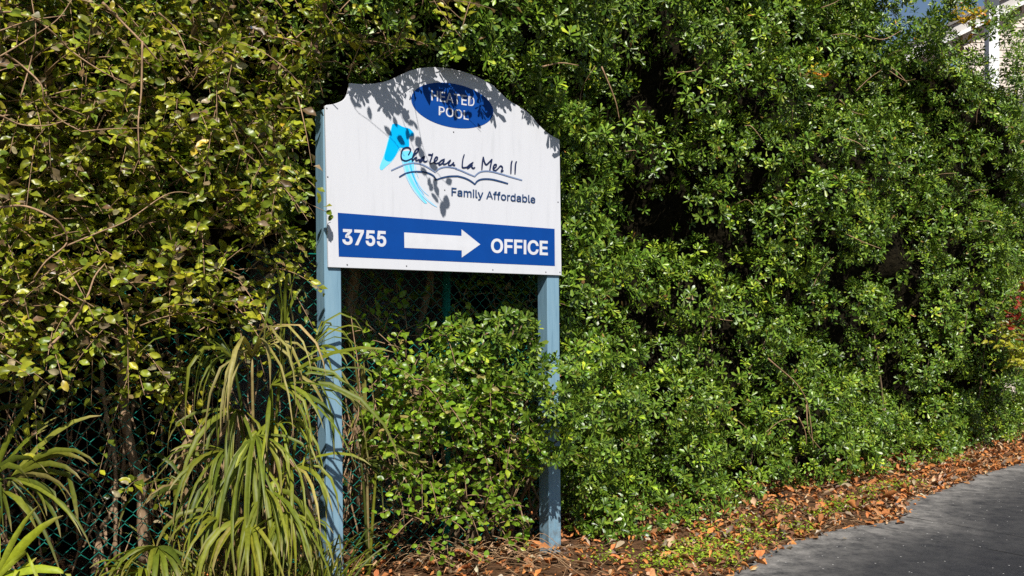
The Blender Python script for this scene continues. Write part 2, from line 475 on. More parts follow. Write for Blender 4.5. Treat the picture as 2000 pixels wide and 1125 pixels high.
# outlines of the printed words: point coordinates and triangles
LETTERS = {
  '3755': ('1580 -7 1551 -5 1524 1 1499 11 1477 25 1458 41 1442 60 1430 82 1422 105 1419 130 1481 130 1484 115 1489 102 1497 89 1507 78 1519 68 1532 60 1547 54 1563 51 1580 50 1600 51 1618 56 1635 64 1650 75 1663 89 1673 104 1681 122 1685 141 1687 162 1685 183 1681 203 1673 221 1662 237 1649 251 1634 262 1617 270 1598 275 1577 277 1560 276 1543 273 1527 268 1511 262 1498 255 1487 246 1426 253 1455 509 1726 509 1726 452 1510 452 1493 301 1495 301 1507 311 1521 318 1537 325 1553 330 1571 333 1589 334 1611 332 1633 328 1653 321 1672 311 1689 299 1704 285 1718 269 1729 251 1738 231 1745 210 1749 187 1750 163 1748 132 1740 102 1728 76 1712 52 1691 32 1668 15 1641 3 1612 -4 1127 -7 1098 -5 1071 1 1046 11 1024 25 1005 41 989 60 977 82 969 105 966 130 1028 130 1031 115 1036 102 1044 89 1054 78 1066 68 1079 60 1094 54 1110 51 1127 50 1147 51 1165 56 1182 64 1197 75 1210 89 1220 104 1228 122 1232 141 1234 162 1232 183 1228 203 1220 221 1209 237 1196 251 1181 262 1163 270 1145 275 1124 277 1107 276 1090 273 1074 268 1058 262 1045 255 1034 246 973 253 1002 509 1272 509 1272 452 1057 452 1040 301 1042 301 1054 311 1068 318 1084 325 1100 330 1118 333 1136 334 1158 332 1180 328 1200 321 1219 311 1236 299 1251 285 1265 269 1276 251 1285 231 1292 210 1296 187 1297 163 1295 132 1287 102 1275 76 1259 52 1238 32 1215 15 1188 3 1159 -4 550 0 776 448 776 452 515 452 515 509 844 509 844 449 618 0 218 -7 188 -5 159 1 133 10 108 22 88 38 70 57 57 79 48 104 44 132 109 132 112 115 118 100 126 87 137 76 150 66 165 59 182 54 200 51 219 50 239 51 258 55 275 61 291 69 304 80 315 93 323 108 328 125 329 145 328 163 323 180 316 196 306 211 292 223 275 234 254 241 229 246 201 248 157 248 157 299 288 448 288 452 70 452 70 509 372 509 372 461 211 278 211 289 247 290 279 286 308 276 333 262 354 244 371 222 383 198 391 173 393 145 390 116 383 90 370 66 354 45 333 27 309 12 281 2 251 -5',
    '44 48 45 48 46 45 48 47 46 44 49 48 55 57 56 54 57 55 54 58 57 53 58 54 53 59 58 52 59 53 52 60 59 51 60 52 51 61 60 50 61 51 44 50 49 44 61 50 44 39 61 39 38 61 38 62 61 38 37 62 37 63 62 36 63 37 35 63 36 44 40 39 34 63 35 34 64 63 44 41 40 44 42 41 33 64 34 44 43 42 33 65 64 32 65 33 31 65 32 31 66 65 30 66 31 30 67 66 29 67 30 29 68 67 28 68 29 28 69 68 27 69 28 26 69 27 26 70 69 8 10 9 8 11 10 25 70 26 8 12 11 7 12 8 24 70 25 24 71 70 7 13 12 7 14 13 23 71 24 6 14 7 6 15 14 23 72 71 22 72 23 6 16 15 21 72 22 6 17 16 5 17 6 20 72 21 5 18 17 20 73 72 19 73 20 5 19 18 5 73 19 4 73 5 4 74 73 3 74 4 3 75 74 2 75 3 2 76 75 1 76 2 1 0 76 121 125 122 125 123 122 125 124 123 121 126 125 132 134 133 131 134 132 131 135 134 130 135 131 130 136 135 129 136 130 129 137 136 128 137 129 128 138 137 127 138 128 121 127 126 121 138 127 121 116 138 116 115 138 115 139 138 115 114 139 114 140 139 113 140 114 112 140 113 121 117 116 111 140 112 111 141 140 121 118 117 121 119 118 110 141 111 121 120 119 110 142 141 109 142 110 108 142 109 108 143 142 107 143 108 107 144 143 106 144 107 106 145 144 105 145 106 105 146 145 104 146 105 103 146 104 103 147 146 85 87 86 85 88 87 102 147 103 85 89 88 84 89 85 101 147 102 101 148 147 84 90 89 84 91 90 100 148 101 83 91 84 83 92 91 100 149 148 99 149 100 83 93 92 98 149 99 83 94 93 82 94 83 97 149 98 82 95 94 97 150 149 96 150 97 82 96 95 82 150 96 81 150 82 81 151 150 80 151 81 80 152 151 79 152 80 79 153 152 78 153 79 78 77 153 157 159 158 157 156 159 156 160 159 155 160 156 155 161 160 154 161 155 204 206 205 204 207 206 204 203 207 203 202 207 202 208 207 201 209 202 209 208 202 200 209 201 209 211 210 200 211 209 200 212 211 200 213 212 200 199 213 199 214 213 198 214 199 197 214 198 197 215 214 196 215 197 195 215 196 194 215 195 194 216 215 193 216 194 193 217 216 192 217 193 191 217 192 191 218 217 190 218 191 189 218 190 189 219 218 170 172 171 170 173 172 188 219 189 188 220 219 170 174 173 187 220 188 169 174 170 169 175 174 186 220 187 186 221 220 169 176 175 185 221 186 168 176 169 168 177 176 184 221 185 168 178 177 184 222 221 183 222 184 168 179 178 167 179 168 182 222 183 167 180 179 181 222 182 167 181 180 167 222 181 167 223 222 166 223 167 166 224 223 165 224 166 165 225 224 164 225 165 164 226 225 163 226 164 163 162 226'),
  'OFFICE': ('2167 0 2167 509 2479 509 2479 452 2231 452 2231 286 2462 286 2462 229 2231 229 2231 57 2482 57 2482 0 1864 -7 1822 -3 1783 7 1747 25 1715 49 1688 79 1666 115 1650 157 1640 203 1637 254 1640 305 1650 352 1666 393 1688 429 1715 459 1747 484 1783 501 1822 512 1864 516 1889 514 1914 511 1937 504 1959 496 1980 485 1999 471 2016 456 2031 438 2045 418 2055 397 2064 373 2070 348 2005 348 2000 365 1994 380 1986 395 1977 407 1966 418 1954 428 1941 437 1927 444 1912 449 1897 453 1881 455 1864 456 1834 453 1806 445 1780 432 1757 414 1738 391 1722 364 1710 332 1703 295 1700 254 1703 213 1710 177 1722 145 1738 117 1758 94 1781 76 1806 63 1834 56 1864 53 1881 54 1897 56 1912 60 1927 65 1941 72 1954 81 1966 90 1977 102 1986 114 1994 128 2000 144 2005 160 2070 160 2064 135 2056 112 2045 91 2032 71 2016 53 1999 38 1980 24 1959 13 1937 5 1914 -2 1890 -6 1060 0 1060 509 1369 509 1369 452 1125 452 1125 278 1347 278 1347 221 1125 221 1125 0 650 0 650 509 959 509 959 452 715 452 715 278 936 278 936 221 715 221 715 0 324 -7 282 -3 243 7 207 25 176 49 149 79 127 115 110 157 101 203 97 254 101 305 110 352 127 393 149 429 176 459 207 484 243 501 282 512 324 516 366 512 405 501 441 484 472 459 499 429 521 393 537 352 547 305 550 254 547 203 537 157 521 115 499 79 472 49 441 25 405 7 366 -3 324 53 353 55 381 63 406 76 429 94 449 116 465 144 477 176 485 213 487 254 485 295 477 332 465 365 449 392 429 415 406 433 381 446 353 453 324 456 294 453 267 445 241 433 218 415 199 392 182 364 170 332 163 295 160 254 163 213 170 176 182 144 199 117 218 94 241 76 267 63 294 55 1471 0 1535 0 1535 509 1471 509',
    '0 4 1 4 2 1 4 3 2 0 5 4 0 8 5 8 6 5 8 7 6 0 9 8 0 10 9 0 11 10 29 31 30 29 32 31 28 32 29 28 33 32 28 34 33 27 34 28 27 35 34 27 36 35 26 36 27 26 37 36 25 56 26 56 55 26 55 37 26 54 37 55 54 38 37 53 38 54 25 57 56 52 38 53 51 38 52 25 58 57 50 38 51 50 39 38 49 39 50 25 59 58 24 59 25 48 39 49 47 39 48 47 40 39 24 60 59 46 40 47 46 41 40 45 41 46 23 60 24 23 61 60 44 41 45 44 42 41 43 42 44 23 62 61 22 62 23 22 63 62 21 63 22 21 64 63 20 64 21 20 65 64 20 66 65 19 66 20 19 67 66 84 86 85 84 87 86 18 67 19 18 68 67 83 87 84 83 88 87 82 88 83 18 69 68 17 69 18 81 88 82 81 89 88 80 89 81 17 70 69 80 90 89 79 90 80 78 90 79 16 70 17 16 71 70 77 90 78 77 91 90 76 91 77 16 72 71 75 91 76 74 91 75 16 73 72 73 91 74 73 92 91 16 92 73 15 92 16 15 93 92 14 93 15 14 94 93 14 95 94 13 95 14 13 96 95 13 97 96 12 97 13 98 102 99 102 100 99 102 101 100 98 103 102 98 106 103 106 104 103 106 105 104 98 107 106 108 112 109 112 110 109 112 111 110 108 113 112 108 116 113 116 114 113 116 115 114 108 117 116 135 137 136 134 137 135 134 138 137 133 138 134 133 139 138 132 139 133 132 140 139 131 173 132 173 172 132 172 140 132 172 171 140 171 141 140 170 141 171 131 174 173 169 141 170 131 175 174 168 141 169 131 176 175 168 142 141 130 176 131 167 142 168 130 177 176 129 177 130 167 143 142 166 143 167 129 178 177 165 143 166 129 179 178 128 179 129 165 144 143 164 144 165 128 180 179 127 180 128 164 145 144 163 145 164 127 181 180 126 181 127 126 182 181 162 145 163 162 146 145 126 183 182 161 146 162 125 183 126 161 147 146 125 184 183 160 147 161 124 184 125 160 148 147 124 185 184 159 148 160 124 186 185 158 148 159 123 186 124 158 149 148 123 187 186 157 149 158 157 150 149 122 187 123 122 188 187 156 150 157 122 189 188 155 150 156 122 154 189 154 150 155 122 150 154 122 151 150 121 151 122 120 151 121 120 152 151 119 152 120 119 153 152 119 118 153 190 191 192 190 192 193'),
  'HEATED': ('2501 0 2378 0 2378 57 2497 57 2536 60 2571 68 2600 81 2625 99 2646 122 2661 149 2673 181 2679 216 2681 255 2679 294 2673 329 2661 361 2646 388 2626 410 2602 428 2573 441 2540 449 2503 452 2376 452 2376 509 2508 509 2555 505 2597 495 2635 478 2667 455 2694 426 2716 391 2731 351 2741 306 2744 255 2741 205 2731 159 2716 119 2694 83 2666 54 2633 31 2594 14 2550 3 2407 509 2407 0 2342 0 2342 509 1924 0 1924 509 2236 509 2236 452 1988 452 1988 286 2219 286 2219 229 1988 229 1988 57 2239 57 2239 0 1447 452 1447 509 1832 509 1832 452 1672 452 1672 0 1608 0 1608 452 952 0 1137 509 1212 509 1398 0 1330 0 1223 302 1216 323 1208 346 1200 372 1190 402 1180 438 1168 478 1181 478 1169 437 1158 402 1148 371 1140 345 1132 322 1126 302 1020 0 1045 142 1045 199 1305 199 1305 142 577 0 577 509 889 509 889 452 642 452 642 286 872 286 872 229 642 229 642 57 892 57 892 0 60 0 60 509 125 509 125 289 392 289 392 509 457 509 457 0 392 0 392 232 125 232 125 0',
    '44 23 45 23 42 45 44 22 23 42 24 23 43 24 42 43 21 24 21 25 24 21 26 25 21 27 26 21 28 27 21 20 28 20 29 28 44 21 22 44 2 21 2 43 21 19 29 20 18 29 19 17 29 18 17 30 29 16 30 17 16 31 30 15 31 16 14 31 15 14 32 31 13 32 14 13 33 32 12 33 13 11 33 12 11 34 33 10 34 11 10 35 34 9 35 10 9 36 35 8 36 9 7 36 8 7 37 36 6 37 7 6 38 37 5 38 6 4 38 5 3 38 4 44 1 2 43 3 2 43 38 3 43 39 38 43 40 39 43 41 40 43 0 41 1 43 44 43 0 1 46 50 47 50 48 47 50 49 48 46 51 50 46 54 51 54 52 51 54 53 52 46 55 54 46 56 55 46 57 56 58 60 59 58 61 60 65 61 58 64 62 65 62 61 65 64 63 62 66 77 67 77 68 67 77 78 68 78 69 68 66 87 77 87 79 77 79 76 77 79 76 78 76 88 78 88 69 78 75 88 76 87 80 79 74 88 75 87 81 80 73 88 74 87 82 81 72 88 73 87 83 82 71 88 72 87 84 83 87 86 84 86 85 84 70 89 71 89 88 71 66 86 87 86 88 87 86 89 88 89 69 88 66 85 86 70 69 89 90 94 91 94 92 91 94 93 92 90 95 94 90 98 95 98 96 95 98 97 96 90 99 98 90 100 99 90 101 100 102 104 103 102 105 104 106 108 107 106 109 108 102 112 105 112 106 105 112 111 106 111 109 106 102 113 112 110 109 111'),
  'POOL': ('1571 0 1571 509 1636 509 1636 57 1872 57 1872 0 1245 -7 1203 -3 1164 7 1128 25 1097 49 1070 79 1048 115 1031 157 1021 203 1018 254 1021 305 1031 352 1048 393 1070 429 1097 459 1128 484 1164 501 1203 512 1245 516 1287 512 1326 501 1361 484 1393 459 1420 429 1442 393 1458 352 1468 305 1471 254 1468 203 1458 157 1442 115 1420 79 1393 49 1361 25 1326 7 1287 -3 1245 53 1274 55 1302 63 1327 76 1350 94 1370 116 1386 144 1398 176 1406 213 1408 254 1406 295 1398 332 1386 365 1370 392 1350 415 1327 433 1302 446 1274 453 1245 456 1215 453 1188 445 1162 433 1139 415 1119 392 1103 364 1091 332 1084 295 1081 254 1084 213 1091 176 1103 144 1119 117 1139 94 1162 76 1188 63 1215 55 712 -7 669 -3 631 7 595 25 563 49 536 79 514 115 498 157 488 203 485 254 488 305 498 352 514 393 536 429 563 459 595 484 631 501 669 512 712 516 754 512 792 501 828 484 860 459 886 429 908 393 925 352 934 305 938 254 934 203 925 157 908 115 886 79 860 49 828 25 792 7 754 -3 712 53 741 55 768 63 794 76 817 94 837 116 853 144 865 176 872 213 875 254 872 295 865 332 853 365 837 392 817 415 794 433 768 446 741 453 712 456 682 453 654 445 629 433 606 415 586 392 570 364 558 332 550 295 548 254 550 213 558 176 570 144 586 117 606 94 629 76 654 63 682 55 60 0 60 509 235 509 272 506 305 499 332 487 356 471 375 452 390 430 400 404 407 377 409 348 407 318 400 291 390 265 375 243 356 223 332 207 305 195 272 188 235 186 109 186 109 242 233 242 257 244 279 248 297 256 312 266 324 279 333 294 339 310 343 328 344 348 343 367 339 385 333 402 324 416 312 428 297 439 279 446 257 451 232 452 125 452 125 0',
    '0 2 1 0 3 2 0 4 3 0 5 4 23 25 24 22 25 23 22 26 25 21 26 22 21 27 26 20 27 21 20 28 27 19 61 20 61 60 20 60 28 20 60 59 28 59 29 28 58 29 59 19 62 61 57 29 58 19 63 62 56 29 57 19 64 63 56 30 29 18 64 19 55 30 56 18 65 64 17 65 18 55 31 30 54 31 55 17 66 65 53 31 54 17 67 66 16 67 17 53 32 31 52 32 53 16 68 67 15 68 16 52 33 32 51 33 52 15 69 68 14 69 15 14 70 69 50 33 51 50 34 33 14 71 70 49 34 50 13 71 14 49 35 34 13 72 71 48 35 49 12 72 13 48 36 35 12 73 72 47 36 48 12 74 73 46 36 47 11 74 12 46 37 36 11 75 74 45 37 46 45 38 37 10 75 11 10 76 75 44 38 45 10 77 76 43 38 44 10 42 77 42 38 43 10 38 42 10 39 38 9 39 10 8 39 9 8 40 39 7 40 8 7 41 40 7 6 41 95 97 96 94 97 95 94 98 97 93 98 94 93 99 98 92 99 93 92 100 99 91 133 92 133 132 92 132 100 92 132 131 100 131 101 100 130 101 131 91 134 133 129 101 130 91 135 134 128 101 129 91 136 135 128 102 101 90 136 91 127 102 128 90 137 136 89 137 90 127 103 102 126 103 127 89 138 137 125 103 126 89 139 138 88 139 89 125 104 103 124 104 125 88 140 139 87 140 88 124 105 104 123 105 124 87 141 140 86 141 87 86 142 141 122 105 123 122 106 105 86 143 142 121 106 122 85 143 86 121 107 106 85 144 143 120 107 121 84 144 85 120 108 107 84 145 144 119 108 120 84 146 145 118 108 119 83 146 84 118 109 108 83 147 146 117 109 118 117 110 109 82 147 83 82 148 147 116 110 117 82 149 148 115 110 116 82 114 149 114 110 115 82 110 114 82 111 110 81 111 82 80 111 81 80 112 111 79 112 80 79 113 112 79 78 113 150 192 151 192 152 151 192 153 152 192 154 153 192 155 154 192 156 155 192 157 156 192 191 157 191 190 157 190 158 157 150 172 192 172 193 192 189 158 190 188 158 189 187 158 188 187 159 158 186 159 187 185 159 186 185 160 159 184 160 185 183 160 184 183 161 160 182 161 183 181 161 182 181 162 161 180 162 181 180 163 162 179 163 180 178 163 179 178 164 163 177 164 178 176 164 177 176 165 164 175 165 176 174 165 175 173 165 174 173 166 165 150 171 172 193 173 172 193 170 173 170 166 173 170 167 166 170 168 167 170 169 168 150 170 171 150 193 170'),
  'Family Affordable': ('5642 -8 5607 -5 5575 3 5547 16 5523 35 5502 58 5486 85 5474 116 5467 150 5464 187 5467 224 5474 258 5485 290 5502 317 5521 340 5545 359 5572 373 5602 382 5635 384 5656 383 5676 380 5696 374 5715 366 5733 355 5749 341 5764 324 5777 305 5787 282 5795 256 5800 227 5801 194 5801 169 5505 169 5505 221 5768 221 5740 202 5739 226 5735 248 5728 269 5719 286 5707 301 5693 314 5676 323 5657 328 5635 330 5614 328 5594 323 5576 313 5561 301 5549 286 5539 270 5532 251 5528 231 5526 211 5526 178 5528 151 5533 127 5541 106 5552 88 5565 73 5581 61 5600 53 5620 48 5643 46 5657 47 5671 49 5684 53 5696 58 5706 65 5716 73 5724 82 5730 93 5736 105 5795 91 5788 72 5778 55 5765 39 5750 26 5732 14 5713 4 5691 -3 5667 -7 5380 -2 5353 0 5332 8 5315 20 5303 37 5296 59 5294 84 5294 509 5355 509 5355 99 5355 83 5358 71 5361 62 5367 57 5376 53 5387 52 5393 52 5398 52 5401 53 5405 53 5408 54 5411 54 5422 3 5416 1 5410 0 5403 -1 5395 -2 5388 -2 5046 -8 5024 -7 5005 -3 4989 4 4975 12 4964 21 4954 31 4947 41 4940 50 4935 59 4929 59 4929 0 4869 0 4869 509 4930 509 4930 319 4935 319 4940 327 4947 336 4954 346 4963 355 4975 364 4988 373 5004 379 5023 383 5046 384 5076 382 5104 374 5130 361 5152 342 5171 320 5186 293 5198 261 5205 227 5207 189 5205 151 5198 116 5187 84 5171 57 5152 34 5130 16 5104 3 5076 -6 5037 47 5059 49 5079 55 5096 66 5111 80 5123 97 5132 117 5139 139 5143 163 5145 189 5143 215 5139 239 5133 261 5123 281 5111 298 5096 311 5079 322 5059 328 5037 330 5015 328 4995 322 4978 312 4963 299 4951 282 4942 263 4935 241 4931 216 4929 189 4931 162 4935 138 4942 115 4951 95 4964 78 4978 65 4996 55 5015 49 4587 -9 4564 -7 4542 -3 4522 5 4504 15 4488 29 4475 45 4465 63 4460 84 4458 108 4459 128 4464 146 4471 161 4480 174 4492 184 4505 193 4520 200 4536 206 4553 211 4570 214 4588 217 4606 220 4627 223 4645 225 4661 227 4674 229 4685 231 4693 235 4698 240 4702 246 4703 255 4703 257 4702 272 4699 285 4694 297 4687 307 4678 315 4667 322 4654 327 4640 330 4623 331 4606 330 4590 327 4577 322 4564 316 4554 309 4545 301 4538 292 4532 283 4527 274 4468 291 4479 313 4491 331 4506 346 4523 358 4541 368 4560 375 4581 380 4601 383 4621 384 4635 384 4651 382 4666 379 4683 375 4698 369 4713 360 4727 350 4739 336 4750 320 4758 301 4762 278 4764 251 4764 0 4704 0 4704 52 4700 52 4695 43 4688 34 4679 25 4669 16 4657 8 4643 1 4626 -4 4608 -7 4598 45 4619 47 4639 51 4655 59 4670 68 4682 80 4691 93 4698 108 4702 122 4703 138 4703 190 4700 187 4694 184 4687 182 4678 180 4669 178 4659 176 4648 174 4638 173 4628 171 4618 170 4610 169 4603 168 4589 166 4575 163 4562 159 4550 153 4539 147 4531 139 4524 130 4521 118 4519 105 4520 93 4524 82 4529 72 4537 64 4546 57 4557 52 4570 48 4583 46 4198 -8 4168 -6 4140 3 4115 16 4092 34 4073 57 4058 84 4046 116 4039 151 4037 189 4040 227 4046 261 4058 293 4073 320 4092 342 4115 361 4140 374 4168 382 4199 384 4221 383 4240 379 4256 373 4270 364 4281 355 4290 346 4298 336 4304 327 4309 319 4314 319 4314 509 4375 509 4375 0 4316 0 4316 59 4310 59 4304 50 4298 41 4290 31 4280 21 4269 12 4255 4 4239 -3 4220 -7 4208 47 4229 49 4249 55 4266 65 4281 78 4293 95 4302 115 4309 138 4313 162 4315 189 4313 216 4309 241 4303 263 4293 282 4281 299 4266 312 4249 322 4230 328 4208 330 4185 328 4165 322 4148 311 4133 298 4121 281 4111 261 4105 239 4101 215 4099 189 4101 163 4105 139 4112 117 4121 97 4133 80 4148 66 4166 55 4185 49 3797 0 3797 379 3856 379 3856 321 3859 321 3868 339 3881 354 3896 367 3915 377 3935 383 3957 385 3962 385 3967 385 3973 384 3979 384 3984 384 3987 384 3987 322 3985 323 3980 324 3974 324 3967 325 3959 326 3951 326 3934 324 3918 321 3903 315 3890 306 3879 296 3870 284 3863 269 3859 254 3858 237 3858 0 3536 -8 3503 -5 3473 3 3446 16 3421 35 3401 58 3385 85 3373 116 3365 150 3363 187 3365 225 3373 260 3385 291 3401 318 3421 341 3446 360 3473 374 3503 382 3536 384 3569 382 3600 374 3627 360 3651 341 3672 318 3688 291 3700 260 3707 225 3710 187 3707 150 3700 116 3688 85 3672 58 3651 35 3627 16 3600 3 3569 -5 3536 46 3560 49 3581 55 3599 66 3614 80 3626 97 3636 117 3643 139 3647 163 3648 187 3647 212 3643 236 3636 258 3626 278 3614 296 3599 310 3581 321 3560 328 3536 330 3512 328 3492 321 3474 310 3459 296 3447 278 3437 258 3430 236 3426 212 3425 187 3426 163 3430 139 3437 117 3447 97 3459 80 3474 66 3492 55 3512 49 3303 379 3303 327 3082 327 3082 379 3156 0 3156 432 3157 452 3162 470 3171 486 3182 499 3195 510 3210 519 3227 525 3244 529 3263 530 3276 530 3287 529 3297 527 3306 525 3313 523 3318 521 3302 468 3299 470 3295 471 3290 472 3284 473 3277 474 3270 474 3253 472 3240 468 3229 460 3222 449 3218 435 3217 419 3217 0 3050 379 3050 327 2828 327 2828 379 2902 0 2902 432 2904 452 2909 470 2917 486 2928 499 2941 510 2957 519 2973 525 2991 529 3009 530 3022 530 3034 529 3044 527 3052 525 3059 523 3064 521 3049 468 3045 470 3041 471 3036 472 3031 473 3024 474 3016 474 2999 472 2986 468 2976 460 2969 449 2965 435 2963 419 2963 0 2358 0 2543 509 2618 509 2805 0 2737 0 2629 302 2622 323 2614 346 2606 372 2596 402 2586 438 2574 478 2587 478 2575 437 2564 402 2555 371 2546 345 2539 322 2532 302 2427 0 2452 142 2452 199 2712 199 2712 142 1812 -139 1826 -86 1836 -87 1848 -89 1858 -90 1869 -89 1878 -86 1887 -81 1895 -74 1903 -64 1909 -51 1915 -36 1927 -1 1782 379 1849 379 1930 155 1938 132 1945 109 1952 87 1958 64 1964 42 1970 21 1948 21 1955 42 1961 64 1967 87 1974 110 1981 132 1989 155 2070 379 2136 379 1969 -58 1961 -77 1951 -93 1941 -107 1930 -119 1918 -128 1904 -136 1889 -141 1873 -144 1856 -145 1846 -145 1837 -144 1829 -143 1822 -142 1817 -140 1715 -2 1688 0 1666 8 1650 20 1638 37 1631 59 1628 84 1628 509 1689 509 1689 99 1690 83 1692 71 1696 62 1702 57 1710 53 1722 52 1727 52 1732 52 1736 53 1739 53 1742 54 1745 54 1756 3 1751 1 1744 0 1737 -1 1730 -2 1722 -2 1493 443 1482 444 1472 448 1463 455 1456 463 1452 472 1450 483 1452 494 1456 504 1463 512 1472 518 1482 522 1493 524 1504 522 1514 518 1523 512 1530 504 1534 494 1535 483 1534 472 1530 463 1523 455 1514 448 1504 444 1462 0 1462 379 1523 379 1523 0 852 0 852 379 911 379 912 295 907 295 913 314 921 331 932 346 944 358 957 368 971 376 987 382 1002 385 1018 386 1045 383 1067 375 1087 361 1102 342 1113 320 1120 295 1112 295 1117 312 1126 329 1136 343 1149 356 1164 366 1180 375 1198 381 1216 385 1236 386 1257 385 1277 380 1296 372 1313 361 1328 346 1340 328 1349 307 1354 283 1356 255 1356 0 1295 0 1295 254 1292 279 1285 298 1272 313 1255 323 1237 329 1218 330 1202 329 1187 326 1173 320 1162 312 1152 302 1145 290 1139 277 1136 263 1135 247 1135 0 1073 0 1073 260 1071 280 1064 297 1052 311 1037 322 1019 328 999 330 984 329 970 326 957 320 945 312 934 302 925 289 918 274 914 257 913 238 913 0 570 -9 547 -7 525 -3 504 5 486 15 471 29 458 45 448 63 442 84 440 108 442 128 446 146 453 161 463 174 474 184 488 193 502 200 518 206 535 211 553 214 571 217 588 220 610 223 628 225 644 227 657 229 667 231 675 235 681 240 684 246 686 255 686 257 685 272 682 285 677 297 670 307 661 315 650 322 637 327 622 330 606 331 589 330 573 327 559 322 547 316 537 309 528 301 520 292 514 283 510 274 451 291 461 313 474 331 489 346 505 358 524 368 543 375 563 380 584 383 604 384 618 384 633 382 649 379 665 375 681 369 696 360 710 350 722 336 732 320 740 301 745 278 747 251 747 0 687 0 687 52 682 52 677 43 670 34 662 25 652 16 639 8 625 1 609 -4 591 -7 580 45 602 47 621 51 638 59 652 68 664 80 673 93 680 108 684 122 686 138 686 190 682 187 677 184 670 182 661 180 652 178 641 176 631 174 620 173 610 171 601 170 593 169 586 168 571 166 558 163 544 159 532 153 522 147 513 139 507 130 503 118 502 105 503 93 506 82 512 72 520 64 529 57 540 52 552 48 566 46 60 0 60 509 369 509 369 452 125 452 125 278 346 278 346 221 125 221 125 0',
